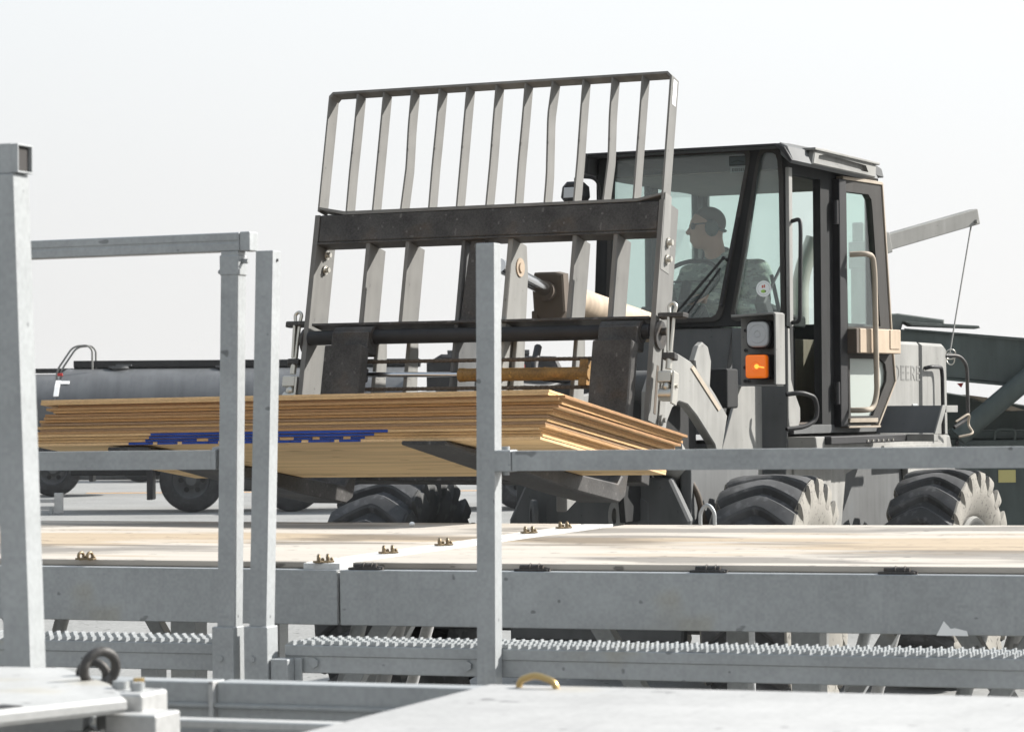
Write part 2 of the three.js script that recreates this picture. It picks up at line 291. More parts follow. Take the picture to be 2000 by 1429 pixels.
{ // left section: post, top rail and middle rail running off to the left
  const t = thing('guard_rail', 'galvanised guard rail with capped top rail ending at left post', 'guard rail', K, 'guard rails along the walkway');
  const p = railPost(t, .011, -.014, .815, -.235, .65);
  part(p, 'socket_sleeve', [bx(-.045, .014, -.245, -.108, .598, .66, .003), hexBolt(-.021, -.185, .662, .008, .006, 'z')], M.galv, FK);
  part(p, 'clip', [bx(-.017, .036, .755, .806, .602, .652, .004), rod([.03, .79, .63], [.052, .79, .63], .006, .006, 8), ball(-.02, .765, .64, .006)], M.galv, FK);
  const r = part(t, 'top_rail', [bx(-1.6, .038, .8145, .837, .604, .650, .004), bx(-1.6, .038, .8395, .861, .604, .650, .004), bx(-1.6, .038, .835, .841, .607, .648, .001)], M.galv, FK);
  part(r, 'end_cap', bx(.039, .067, .814, .862, .603, .651, .003), M.galv, FK);
  part(t, 'middle_rail', hollow('x', 0, .302, .627, .047, -1.6, -.045), M.galv, FK);
  part(t, 'rail_bracket', [bx(-.047, -.033, .2775, .327, .602, .653, .003), rod([-.026, .33, .63], [-.050, .327, .63], .006, .006, 8)], M.galv, FK);
}
{ // single post beside it
  const t = thing('rail_post', 'bare galvanised post standing beside the left rail end, without rails', 'post', K);
  const p = railPost(t, .106, .072, .813, -.235, .65);
  part(p, 'socket_sleeve', [bx(.042, .106, -.245, -.106, .598, .66, .003), hexBolt(.066, -.185, .662, .008, .006, 'z')], M.galv, FK);
  part(p, 'top_hole', hexBolt(.1295, .79, .626, .004, .003, 'x'), M.black, FK);
}
{ // right section
  const t = thing('guard_rail', 'galvanised guard rail with centre post and one middle rail running right', 'guard rail', K, 'guard rails along the walkway');
  railPost(t, .686, .674, .811, -.27, .652);
  const r = part(t, 'middle_rail', hollow('x', 0, .294, .626, .047, .745, 2.8), M.galv, FK);
  part(r, 'end_bracket', [bx(.700, .744, .268, .320, .600, .652, .004), hexBolt(.722, .324, .626, .010, .008), hexBolt(.722, .264, .626, .008, .008), rod([.7, .294, .62], [.69, .294, .62], .012)], M.galv, FK);
}
{ // near section at the left border
  const t = thing('guard_rail', 'nearest galvanised guard rail at the left border, with open tube end', 'guard rail', K, 'guard rails along the walkway');
  const z = 2.62; railPost(t, .564, .592, .822, -.16, z, .05);
  part(t, 'top_rail', hollow('x', 0, .848, z - .027, .05, -.6, .585, .003), M.galv, FK);
  part(t, 'tube_mouth', [bx(.584, .597, .8235, .8265, z - .0515, z - .0025, .0008), bx(.584, .597, .8695, .8725, z - .0515, z - .0025, .0008), bx(.584, .597, .8263, .8697, z - .0515, z - .0485, .0008), bx(.584, .597, .8263, .8697, z - .0055, z - .0025, .0008)], M.galv, FK);
  part(t, 'end_plug', bx(.580, .5905, .8262, .8698, z - .0488, z - .0052, .002), M.plug, FK);
}

// ---------- near deck module and open frame ----------
{
  const t = thing('deck_module', 'near deck at lower right with open frame and gold ring, out of focus', 'platform', K, 'deck modules behind the guard rails');
  t.userData.group = undefined; delete t.userData.group;
  part(t, 'frame_beam', [bx(.3, 1.068, -.16, -.004, 2.842, 2.848, .002), bx(.3, 1.068, -.042, -.036, 2.849, 2.858, .001), bx(.3, 1.068, -.012, -.004, 2.80, 2.845, .002)], M.galv, FK);
  part(t, 'frame_beam', [bx(1.078, 2.9, -.16, -.004, 2.842, 2.848, .002), bx(1.078, 2.9, -.042, -.036, 2.849, 2.858, .001), bx(1.078, 2.9, -.012, -.004, 2.80, 2.845, .002)], M.galv, FK);
  part(t, 'seam_strip', bx(1.069, 1.077, -.16, -.002, 2.838, 2.86, .001), M.alu, FK);
  part(t, 'lower_flange', bx(.3, 2.9, -.165, -.15, 2.85, 3.2, .002), M.galv, FK);
  part(t, 'inner_rim', [bx(.3, 1.54, -.058, -.045, 2.955, 2.99, .004)], M.alu, FK);
  part(t, 'deck_panel', prism('y', [[1.56, 2.93], [2.95, 2.93], [2.95, 4.4], [1.52, 4.4]], -.004, .012), M.deckGrey, FK);
  part(t, 'lifting_ring', tube([[1.618, .004, 2.965], [1.62, .022, 2.965], [1.645, .031, 2.968], [1.675, .022, 2.972], [1.681, .004, 2.972]], .005, 8, 6, .02), M.brass, FK);
  for (const [x, z] of [[.6, 2.9], [2.4, 2.95]]) part(t, 'leg', bx(x - .04, x + .04, -1.28, -.16, z - .02, z + .06), M.galv, FK);
}
{ // aluminium edged panel corner with lashing ring, very near the camera
  const t = thing('cargo_panel', 'aluminium edged panel corner with lashing ring at lower left', 'panel', K);
  const pr = part(t, 'rim', [prism('y', [[.3, 2.96], [.86, 2.93], [1.06, 3.14], [1.17, 3.30], [.9, 3.9], [.3, 3.9]], .0, .022, .006), prism('y', [[.3, 3.1], [1.06, 3.20], [1.155, 3.32], [.95, 3.9], [.3, 3.9]], -.055, -.028, .008)], M.alu, FK);
  part(pr, 'lip', prism('y', [[.3, 3.0], [.9, 3.02], [1.06, 3.2], [1.1, 3.3], [.85, 3.9], [.3, 3.9]], -.028, .0, .002), M.galv, FK);
  part(t, 'corner_block', [bx(1.085, 1.16, -.035, .02, 3.16, 3.24, .006), bx(1.12, 1.20, -.045, -.005, 3.20, 3.275, .004)], M.alu, FK);
  part(t, 'lashing_ring', [ring(.026, .0075, rotM(.35, .95, 0, [1.01, .038, 3.09]), 20)], M.worn, FK);
  part(t, 'lashing_ring', [ring(.02, .007, rotM(.2, .3, 0, [.965, .022, 3.03]), 20)], M.worn, FK);
  part(t, 'bolt_head', [hexBolt(1.10, .026, 3.19, .012, .012), hexBolt(1.135, .026, 3.205, .010, .012)], M.galv, FK);
  part(t, 'bolt_head', hexBolt(1.115, .024, 3.165, .008, .02), M.brass, FK);
  part(t, 'slot', prism('y', [[1.055, 3.43], [1.09, 3.44], [1.065, 3.51], [1.03, 3.50]], .0215, .0232, 0), M.black, FK);
}

// ---------- forklift ----------
const fk = thing('forklift', 'grey four wheeled rough terrain forklift with raised load rack carrying plywood', 'forklift', FR);
// carriage: cross beam, uprights, plates, fork shaft
const carriage = part(fk, 'carriage', [bx(-1.676, -.014, .43, .562, -.10, -.002, .010), bx(-1.676, -.014, .421, .431, -.10, .0, .002)], M.worn, FC);
{
  const RC = rel(fk, FC), side = M.rack, put = (name, w, h, d, x, y, z, m = side) => place(carriage, name, boxM(w, h, d), m, RC.clone().multiply(trans(x, y, z)));
  put('upright', .024, .95, .17, -1.688, .085, -.085); put('upright', .022, .965, .17, -.003, .083, -.085);
  const plate = boxM(.018, .375, .155);
  for (const x of [-1.425, -1.225, -.41, -.217]) place(carriage, 'rib_plate', plate, side, RC.clone().multiply(trans(x + .009, .236, -.083)));
  part(carriage, 'tilt_bracket', prism('z', [[-.935, .05], [-.84, .05], [-.84, .43], [-.915, .43]], -.07, -.03, .004), M.worn, FC);
  part(carriage, 'tilt_bracket', prism('x', [[-.30, -.02], [.43, -.02], [.43, -.17], [.30, -.21], [-.05, -.24], [-.3, -.24]], -.728, -.703, .004), M.greyLight, FC);
  part(carriage, 'bracket_boss', [rod([-.704, .315, -.115], [-.698, .315, -.115], .042, .042, 20), rod([-.699, .315, -.115], [-.692, .315, -.115], .022, .022, 16)], M.tan, FC);
  part(carriage, 'tilt_bracket', prism('x', [[-.30, -.02], [.43, -.02], [.43, -.17], [.30, -.21], [-.05, -.24], [-.3, -.24]], -.955, -.937, .004), M.greyDark, FC);
  part(carriage, 'tie_plate', bx(-1.66, -.02, .040, .052, -.14, .004, .002), M.worn, FC);
  part(carriage, 'fork_shaft', rod([-1.67, -.013, -.01], [-.015, -.013, -.01], .0325, .0325, 24), M.black, FC);
  // rear struts behind the shaft, seen below it
  for (const [x, m] of [[-1.385, M.greyLight], [-1.225, M.greyLight], [-.70, M.greyLight], [-.41, M.greyLight]]) part(carriage, 'rear_strut', prism('x', [[-.62, -.10], [.038, -.10], [.038, -.17], [-.05, -.19], [-.62, -.25]], x, x + .02, .003), m, FC);
  part(carriage, 'lower_bar', bx(-1.676, -.015, -.66, -.58, -.12, -.03, .006), M.worn, FC);
  // chains and threaded bars
  for (const y of [-.124, -.249]) {
    const link = []; for (let x = -1.38; x < -.27; x += .024) link.push(bx(x, x + .020, y - .008, y + .008, -.03, -.014, .004), bx(x + .012, x + .030, y - .006, y + .006, -.034, -.01, .002));
    const c = part(carriage, 'chain', link, M.brown, FC); c.userData.kind = 'stuff';
  }
  // bolts on the rack straps
  for (const [x, y] of [[.012, .392], [.012, .318]]) part(carriage, 'bolt_head', [rod([x, y, -.07], [x + .006, y, -.07], .022, .022, 20), hexBolt(x + .014, y, -.07, .014, .016, 'x')], M.zinc, FC);
  for (const [x, y] of [[-1.672, .395], [-1.672, .325]]) part(carriage, 'bolt_head', [rod([x, y, -.09], [x + .006, y, -.09], .021, .021, 20), hexBolt(x + .014, y, -.09, .013, .016, 'x')], M.zinc, FC);
  // shaft end discs and lashing hardware on both uprights
  part(carriage, 'shaft_cap', [rod([.009, -.02, -.05], [.02, -.02, -.05], .062, .062, 28), rod([.02, -.005, -.05], [.045, -.005, -.05], .017)], M.worn, FC);
  part(carriage, 'shaft_cap', [rod([-1.70, -.02, -.05], [-1.712, -.02, -.05], .062, .062, 28)], M.worn, FC);
  part(carriage, 'slot', bx(.0075, .0095, -.36, -.15, -.075, -.05, .001), M.brown, FC);
  part(carriage, 'lower_plate', [bx(.0085, .016, -.45, -.05, -.165, -.10, .003), rod([.016, -.375, -.12], [.028, -.375, -.12], .024), hexBolt(.034, -.375, -.12, .011, .012, 'x')], M.greyLight, FC);
  for (const [x, s] of [[.075, 1], [-1.745, -1]]) {
    const b = part(carriage, 'lashing_bracket', [prism('y', [[x - .06 * s, -.05], [x + .055 * s, -.05], [x + .07 * s, -.03], [x + .055 * s, -.005], [x - .06 * s, -.005]], .045, .068, .004), bx(x - .012, x + .012, -.135, .05, -.032, -.02, .003)], M.worn, FC);
    part(carriage, 'ratchet_collar', bx(x - .03, x + .03, -.135, -.105, -.05, -.005, .006), M.worn, FC);
    const sh = part(carriage, 'tie_down_hook', [tube([[x - .012, .06, -.02], [x - .02, .10, -.02], [x, .115, -.02], [x + .016, .10, -.02], [x + .008, .06, -.02], [x + .004, -.10, -.02]], .008, 8, 6, .02), tube([[x - .014, .06, -.012], [x - .006, -.10, -.012]], .007, 8)], M.zinc, FC);
    part(carriage, 'ratchet', [rod([x, -.10, -.02], [x, -.175, -.02], .014), bx(x - .045, x + .02, -.235, -.185, -.045, -.005, .006), bx(x - .03, x + .04, -.31, -.20, -.05, -.04, .004), bx(x + .028, x + .04, -.33, -.19, -.045, .01, .004), rod([x - .03, -.285, -.02], [x + .035, -.285, -.02], .028, .028, 16), ball(x, -.255, -.01, .02), hexBolt(x + .045, -.25, -.02, .009, .008, 'x')], M.zinc, FC);
  }
}
// load backrest
{
  const RC = rel(fk, FC), sl = M.rack;
  const rack = part(fk, 'load_rack', [
    prism('z', [[-1.69, .578], [-1.682, .578], [-1.682, 1.118], [-1.669, 1.135], [-.022, 1.133], [-.0065, 1.118], [-.0065, .26], [.002, .26], [.003, 1.122], [-.018, 1.1435], [-1.672, 1.146], [-1.69, 1.128]], -.082, .0005, 0),
    prism('z', [[-1.683, .588], [-1.55, .558], [-.116, .563], [-.0065, .588], [-.0065, .597], [-.118, .576], [-1.55, .574], [-1.683, .598]], -.081, -.001, 0)], M.rack, FC);
  const kinks = { 2: .008, 7: -.017, 9: .010 };
  [-1.543, -1.408, -1.265, -1.124, -.986, -.841, -.698, -.558, -.418, -.279, -.137].forEach((x, i) => {
    const k = kinks[i] || (i % 3 - 1) * .002;
    const h = new THREE.BoxGeometry(.0085, .556, .075, 1, 12, 1), p = h.attributes.position, uv = h.attributes.uv, n = h.attributes.normal;
    for (let j = 0; j < p.count; j++) { const y = p.getY(j), t = (y + .278) / .556, b = i === 7 ? Math.max(0, 1 - Math.abs(t - .72) / .5) : Math.max(0, 1 - Math.abs(t - .35) / .35); uv.setXY(j, p.getZ(j) + p.getX(j), y); p.setX(j, p.getX(j) + k * b); }
    h.computeVertexNormals();
    place(rack, 'slat', h, sl, RC.clone().multiply(trans(x, .853, -.041)));
  });
  part(rack, 'decal', bx(.0032, .0042, 1.0, 1.112, -.062, -.022, 0), M.white, FC);
  part(rack, 'mounting_strap', prism('x', [[.26, -.01], [.60, -.006], [.60, -.08], [.26, -.11]], .0035, .010, .002), M.greyLight, FC);
}
// forks
for (const [x0, x1, tz, dy] of [[-1.515, -1.325, 1.72, -.014], [-.222, -.038, 1.765, 0]]) {
  const f = part(fk, 'fork', prism('x', [[-.08, .125], [-.08, .055], [-.62, .055], [-.74 + dy, .075], [-.775 + dy, .13], [-.805 + dy, .55], [-.853 + dy, tz], [-.838 + dy, tz], [-.735 + dy, .55], [-.700 + dy, .16], [-.66 + dy, .125]], x0, x1, .006), M.worn, FC);
  part(f, 'hanger', [rod([x0 - .012, -.013, -.01], [x1 - .01, -.013, -.01], .048, .048, 24), bx(x0 - .01, x1 - .012, -.10, .0, -.04, .052, .008)], M.worn, FC);
}
// fork positioning cylinder
{
  const c = part(fk, 'positioning_cylinder', [rod([-.90, -.19, -.02], [-.285, -.19, -.02], .0285, .0285, 24), rod([-.905, -.19, -.02], [-.88, -.19, -.02], .031), rod([-.70, -.19, -.02], [-.695, -.19, -.02], .030), rod([-.50, -.19, -.02], [-.495, -.19, -.02], .030), bx(-.33, -.29, -.245, -.13, -.05, .0, .004)], M.yellow, FC);
  part(c, 'rod', rod([-1.40, -.182, -.02], [-.90, -.188, -.02], .0115, .0115, 16), M.chrome, FC);
  part(c, 'rod_eye', bx(-1.43, -1.37, -.215, -.15, -.045, .01, .008), M.worn, FC);
}
// tilt cylinder from the carriage to the front frame
{
  const c = part(fk, 'tilt_cylinder', [rod([.30, 2.243, 1.27], [.30, 2.125, -.25], .070, .078, 32)], M.tan, FF);
  part(c, 'gland', [prism('z', [[-.07, -.10], [-.03, -.125], [.06, -.125], [.085, -.09], [.08, .085], [.04, .095], [-.06, .095], [-.075, .06]], -.045, .045, .008).applyMatrix4(rotM(.08, 0, 0, [.30, 2.246, 1.29])), rod([.30, 2.247, 1.32], [.30, 2.252, 1.375], .046, .046, 28), bx(.22, .25, 2.10, 2.16, 1.25, 1.33, .006)], M.brown, FF);
  part(c, 'rod', rod([.30, 2.246, 1.28], [.30, 2.34, 1.98], .032, .032, 24), M.chrome, FF);
}
// boom arms with their arch, cross tubes
{
  const arm = [[1.50, 1.05], [1.62, 1.10], [1.78, 1.08], [1.87, .98], [1.955, .82], [1.966, .62], [1.93, .40], [1.86, .17], [1.77, -.04], [1.662, -.26], [1.50, -.16], [1.40, -.12], [1.515, -.02], [1.664, .31], [1.719, .47], [1.734, .62], [1.70, .74], [1.632, .83], [1.50, .88]];
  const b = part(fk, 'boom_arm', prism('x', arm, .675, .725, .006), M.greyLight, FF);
  part(b, 'weld_strip', prism('x', [[1.898, .42], [1.912, .38], [1.70, -.12], [1.686, -.075]], .7255, .731, 0), M.doorTan, FF);
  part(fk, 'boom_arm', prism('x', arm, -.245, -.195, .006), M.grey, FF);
  part(fk, 'boom_ear', prism('x', [[1.80, -.05], [1.945, .02], [2.02, -.06], [2.04, -.13], [2.02, -.22], [1.945, -.28], [1.80, -.25]], .60, .635, .006), M.greyLight, FF);
  part(fk, 'boom_cross_tube', [rod([-.22, 1.80, .35], [.68, 1.80, .35], .09), rod([-.22, 1.55, .9], [.68, 1.55, .9], .07)], M.greyDark, FF);
  part(fk, 'boom_nose', prism('x', [[1.25, 1.95], [1.75, 1.95], [1.80, 1.0], [1.55, .95]], .55, .60, .005), M.grey, FF);
  part(fk, 'boom_nose', prism('x', [[1.60, 1.95], [1.78, 1.95], [1.82, 1.0], [1.62, .95]], -.15, -.10, .005), M.greyDark, FF);
  part(fk, 'arch_shade_plate', prism('x', [[1.15, .75], [1.55, .85], [1.74, .62], [1.72, .3], [1.55, -.3], [1.15, -.3]], .46, .49, .004), M.blackSoft, FF);  // dark plate added as painted shade seen through the arch
  part(fk, 'pocket_shade_box', [bx(.47, .655, 1.70, 1.91, -.74, -.52, .012)], M.blackSoft, FF);  // black box standing in for the shaded pocket beside the cab
  part(fk, 'added_sun_block', [bx(-.15, .36, 1.30, 1.84, -.95, -.35, .012)], M.blackSoft, FF);  // added dark block between the arms, keeps sun off the left wheel
  part(fk, 'lift_cylinder', [rod([.62, 1.46, .45], [.60, 1.02, -.5], .075, .085, 24), rod([.62, 1.50, .52], [.62, 1.44, .40], .09)], M.greyLight, FF);
  part(fk, 'hydraulic_hose', tube([[.70, 1.34, .35], [.74, 1.28, .36], [.76, 1.15, .33], [.84, .90, .2]], .016, 8, 8, .1), M.brown, FF);
  part(fk, 'hydraulic_hose', tube([[.1, 2.0, .9], [.14, 1.86, 1.1], [.22, 1.84, .8], [.3, 1.95, .3]], .02, 8, 8, .1), M.black, FF);
  part(fk, 'hydraulic_hose', tube([[-.02, 2.0, .9], [.0, 1.82, 1.15], [.12, 1.80, .8], [.2, 1.95, .3]], .02, 8, 8, .1), M.black, FF);
}
// front frame, axle
{
  part(fk, 'front_frame', [prism('z', [[-.20, .55], [.70, .55], [.74, 1.15], [.64, 1.36], [-.10, 1.36], [-.20, 1.15]], .42, .50, .012), bx(.66, .72, .7, 1.42, -.9, .40, .01), bx(-.2, -.14, .7, 1.42, -.9, .40, .01), bx(-.15, .68, .8, 1.3, -.8, .3, .01)], M.greyDark, FF);
  part(fk, 'front_panel', [prism('z', [[.0, 1.085], [.03, 1.06], [.50, 1.06], [.53, 1.085], [.53, 1.24], [.50, 1.26], [.03, 1.26], [0, 1.24]], .501, .508, .003)], M.greyDark, FF);
  for (const x of [.11, .42]) part(fk, 'bolt_head', hexBolt(x, 1.075, .514, .013, .012, 'z'), M.black, FF);
  const eye = (s) => { const sh = []; for (let k = 0; k <= 16; k++) { const a = k / 16 * Math.PI * 1.3 - .15 * Math.PI; sh.push([1.17 + .085 * Math.sin(a), .06 * Math.cos(a)]); } return sh; };
  part(fk, 'tow_eye', prism('x', [[1.03, .08], ...eye(), [1.03, -.06]], .545, .575, .005, [[...Array(14)].map((_, k) => [1.175 + .045 * Math.sin(k / 14 * 6.283), .028 * Math.cos(k / 14 * 6.283)])]).applyMatrix4(rotM(0, .9, 0, [.03, 0, .98])), M.greyLight, FF);
  part(fk, 'tow_eye', prism('x', [[1.03, .08], ...eye(), [1.03, -.06]], -.06, -.03, .005, [[...Array(14)].map((_, k) => [1.175 + .045 * Math.sin(k / 14 * 6.283), .028 * Math.cos(k / 14 * 6.283)])]).applyMatrix4(rotM(0, .5, 0, [0, 0, .56])), M.greyDark, FF);
  part(fk, 'front_axle', [rod([-.8, .683, 0], [.86, .683, 0], .13, .13, 20), ball(.03, .683, 0, .26, .9, 1.1, 1)], M.greyDark, FF);
  part(fk, 'articulation', [bx(-.25, .35, .6, 1.4, 1.55, 2.75, .02)], M.greyDark, FR);
}
// wheels with chevron lugs
function tyreGeo(R, w, flip) {
  const h = w / 2, prof = [[.36, -h * .62], [.40, -h * .80], [.50, -h * .98], [R * .82, -h * 1.0], [R * .905, -h * .93], [R * .935, -h * .80], [R * .945, 0], [R * .935, h * .80], [R * .905, h * .93], [R * .82, h * 1.0], [.50, h * .98], [.40, h * .80], [.36, h * .62]].map((p) => new THREE.Vector2(...p));
  const lathe = (a) => flat(toCreasedNormals(new THREE.LatheGeometry(a, 64), .9)).rotateZ(-Math.PI / 2);
  const tread = [lathe(prof.slice(4, 9))], side = [lathe(prof.slice(0, 5)), lathe(prof.slice(8))];
  const N = 21, quad = (arr, a, b, c, d) => arr.push(...a, ...b, ...c, ...a, ...c, ...d);
  const P = (r, ang, x) => [x, r * Math.cos(ang), r * Math.sin(ang)];
  const tp = [], sp = [];
  for (let k = 0; k < N; k++) {
    const a0 = k / N * Math.PI * 2 + rnd(-.008, .008), ts = [-1, -.86, -.62, -.38, -.18, 0, .18, .38, .62, .86, 1];
    const sec = ts.map((t) => { const at = Math.abs(t), c = Math.sqrt(at * at + .03) - .173; return { x: t * h * .95, r: R * (1 - .012 * at * at - .03 * Math.max(0, at - .8) ** 2 * 25 * .3), off: a0 + .235 * c * flip, hw: .070 + .012 * at + rnd(-.002, .002), rb: R * .932 }; });
    const strip = (arr, L) => { for (let i = 0; i < L.length - 1; i++) for (let j = 0; j < L[i].length - 1; j++) quad(arr, L[i][j], L[i][j + 1], L[i + 1][j + 1], L[i + 1][j]); };
    strip(tp, sec.map((q) => [P(q.rb, q.off - q.hw - .036, q.x), P(q.r * .985, q.off - q.hw - .010, q.x), P(q.r, q.off - q.hw + .012, q.x), P(q.r * 1.002, q.off, q.x), P(q.r, q.off + q.hw - .012, q.x), P(q.r * .985, q.off + q.hw + .010, q.x), P(q.rb, q.off + q.hw + .036, q.x)]));
    for (const q of [sec[0], sec[10]]) { // rounded shoulder block running down the side wall
      const g = Math.sign(q.x), row = (r, x, wd, sh) => [P(r - .03, q.off + sh - wd - .03, g * h * .86), P(r, q.off + sh - wd, x * .995), P(r, q.off + sh - wd * .5, x), P(r, q.off + sh + wd * .5, x), P(r, q.off + sh + wd, x * .995), P(r - .03, q.off + sh + wd + .03, g * h * .86)];
      strip(sp, [row(q.r * .995, q.x, q.hw, 0), row(R * .968, g * h * 1.0, q.hw * .98, .004), row(R * .93, g * h * 1.03, q.hw * .94, .012), row(R * .86, g * h * 1.035, q.hw * .8, .03), row(R * .79, g * h * 1.0, q.hw * .55, .05)]);
    }
  }
  const mk = (arr) => { const g = new THREE.BufferGeometry(); g.setAttribute('position', new THREE.Float32BufferAttribute(arr, 3)); return toCreasedNormals(g, .45); };
  tread.push(mk(tp)); side.push(mk(sp)); return [tread, side];
}
function wheel(fr, x, R, w, outward, dustyLit = true) {
  const f = fr.clone().multiply(trans(x, R, 0)), [tread, side] = tyreGeo(R, w, 1);
  const t = part(fk, 'wheel', tread, M.rubber, f);
  part(t, 'sidewall', side, dustyLit ? M.sidewall : M.sidewallShaded, f);
  part(t, 'rim', flat(toCreasedNormals(new THREE.LatheGeometry([[0, .10], [.13, .10], [.14, .05], [.27, .03], [.30, .12], [.335, .175], [.365, .19], [.375, .17], [.36, .10]].map(([r, y]) => new THREE.Vector2(r, y)), 40), .6)).rotateZ(-Math.PI / 2 * outward), M.greyLight, f);
  part(t, 'hub', [rod([outward * .06, 0, 0], [outward * .15, 0, 0], .11, .10, 20), ...[...Array(8)].map((_, k) => hexBolt(outward * .055, .2 * Math.cos(k * .785), .2 * Math.sin(k * .785), .018, .03, 'x'))], M.greyLight, f);
}
wheel(FF, 1.045, .683, .43, 1); wheel(FF, -.985, .683, .43, -1, false); wheel(FR, 1.045, .66, .43, 1); wheel(FR, -1.045, .66, .43, -1);
// cab
{
  const wind = [[-.444, 3.136], [-.43, 3.158], [-.404, 3.168], [.372, 3.166], [.398, 3.158], [.409, 3.135], [.406, 3.089], [.229, 2.256], [.213, 2.226], [.185, 2.212], [-.43, 2.20], [-.462, 2.212], [-.474, 2.240]];
  const corner = [[.472, 3.115], [.486, 3.148], [.509, 3.160], [.562, 3.156], [.588, 3.142], [.599, 3.109], [.607, 2.998], [.612, 2.245], [.604, 2.222], [.581, 2.210], [.345, 2.210], [.318, 2.224], [.312, 2.250], [.386, 2.614], [.452, 3.005]];
  const out = [[-.575, 2.165], [.30, 2.165], [.634, 2.16], [.646, 3.19], [-.53, 3.19]];
  const cab = part(fk, 'cab', [
    prism('z', out, 1.545, 1.60, .006, [wind, corner]),
    // left side of the photo (off side), rear wall and posts
    prism('x', [[2.2, 1.545], [3.18, 1.545], [3.18, 0], [2.2, 0]], -.575, -.53, .004, [[[2.26, 1.45], [3.08, 1.42], [3.08, .85], [2.26, .85]], [[2.30, .75], [3.08, .75], [3.08, .12], [2.30, .12]]]),
    prism('z', [[-.575, 1.6], [.63, 1.6], [.63, 3.18], [-.575, 3.18]], 0, .04, .004, [[[-.50, 2.22], [.55, 2.22], [.55, 3.06], [-.50, 3.06]]]),
    // near side: sill, header, centre post, quarter panel with window
    prism('x', [[1.57, 1.545], [3.18, 1.545], [3.18, .04], [1.57, .04]], .585, .632, .004, [[[1.60, 1.50], [3.035, 1.50], [3.035, 1.03], [1.60, 1.03]], [[2.20, .68], [3.03, .68], [3.03, .12], [2.20, .12]], [[1.70, .66], [2.02, .66], [2.02, .2], [1.70, .2]]]),
  ], M.blackSoft, FR);
  const gasket = (h, z0, z1, m) => { const c = h.reduce((a, p) => [a[0] + p[0] / h.length, a[1] + p[1] / h.length], [0, 0]); const s = (k) => h.map(([x, y]) => [x + Math.sign(c[0] - x) * k * Math.min(1, Math.abs(c[0] - x) * 9), y + Math.sign(c[1] - y) * k * Math.min(1, Math.abs(c[1] - y) * 9)]); return prism('z', s(-.016), z0, z1, .002, [s(.008)]); };
  part(cab, 'window_seal', gasket(wind, 1.60, 1.612), M.rubberTrim, FR); part(cab, 'window_seal', gasket(corner, 1.60, 1.612), M.rubberTrim, FR);
  part(cab, 'corner_trim', [bx(.634, .656, 2.16, 3.06, 1.55, 1.605, .004)], M.greyLight, FR);
  const ws = part(cab, 'windscreen', prism('z', wind, 1.577, 1.580, 0), M.glass, FR);
  part(cab, 'corner_window', prism('z', corner, 1.577, 1.580, 0), M.glass, FR);
  part(cab, 'side_window', prism('x', [[2.26, 1.45], [3.08, 1.42], [3.08, .85], [2.26, .85]], -.553, -.550, 0), M.glass, FR);
  part(cab, 'side_window', prism('x', [[2.30, .75], [3.08, .75], [3.08, .12], [2.30, .12]], -.553, -.550, 0), M.glass, FR);
  part(cab, 'rear_window', prism('z', [[-.50, 2.22], [.55, 2.22], [.55, 3.06], [-.50, 3.06]], .018, .021, 0), M.glassClear, FR);
  part(cab, 'quarter_window', prism('x', [[2.20, .68], [3.03, .68], [3.03, .12], [2.20, .12]], .607, .610, 0), M.glassClear, FR);
  part(cab, 'headliner', bx(-.53, .585, 3.05, 3.06, .04, 1.54, .002), M.brown, FR);
  part(cab, 'cowl', [prism('z', [[-.575, 1.55], [.20, 1.55], [.30, 2.16], [-.575, 2.16]], 1.50, 1.585, .006), bx(-.575, .634, 1.55, 1.60, .04, 1.5, .003)], M.greyDark, FR);
  // roof with visor and side lamp housing
  const roof = part(fk, 'cab_roof', [
    prism('x', [[3.183, 1.745], [3.195, 1.60], [3.205, .9], [3.20, .2], [3.175, .02], [3.12, -.02], [3.12, .1], [3.165, .3], [3.166, 1.745]], -.57, .66, .006),
    prism('z', [[.655, 3.19], [.70, 3.165], [.735, 3.085], [.715, 3.07], [.66, 3.12]], .30, 1.745, .006), prism('z', [[-.565, 3.19], [-.60, 3.16], [-.60, 3.06], [-.565, 3.07]], .3, 1.745, .006)], M.greyDark, FR);
  part(roof, 'lamp_housing', [prism('x', [[3.085, 1.45], [3.165, 1.42], [3.19, 1.25], [3.18, .5], [3.16, .36], [3.085, .38]], .70, .745, .008, [[[3.10, 1.38], [3.15, 1.36], [3.165, 1.24], [3.155, .55], [3.105, .5]]]), bx(.705, .72, 3.095, 3.17, .45, 1.4, .002), bx(.66, .76, 3.165, 3.18, .34, 1.45, .004)], M.greyLight, FR);
  part(roof, 'visor_edge', prism('z', [[-.565, 3.183], [.64, 3.182], [.69, 3.160], [.735, 3.084], [.722, 3.078], [.675, 3.135], [.63, 3.166], [-.53, 3.167], [-.54, 3.07], [-.575, 3.07], [-.60, 3.165]], 1.735, 1.762, .004), M.black, FR);
  // wipers
  part(ws, 'wiper', [bar([-.05, 2.235, 1.625], [.262, 2.552, 1.635], .012, .014), bar([.02, 2.225, 1.625], [.245, 2.50, 1.63], .010, .012), ball(.264, 2.556, 1.632, .012), ball(.285, 2.547, 1.632, .010)], M.black, FR);
  part(ws, 'wiper_blade', [bar([.353, 2.79, 1.628], [.248, 2.29, 1.628], .012, .016), ball(.249, 2.288, 1.628, .011)], M.black, FR);
  const cv = (w, h, fn) => { const c = document.createElement('canvas'); c.width = w; c.height = h; fn(c.getContext('2d')); const t = new THREE.CanvasTexture(c); t.colorSpace = THREE.SRGBColorSpace; return t; };
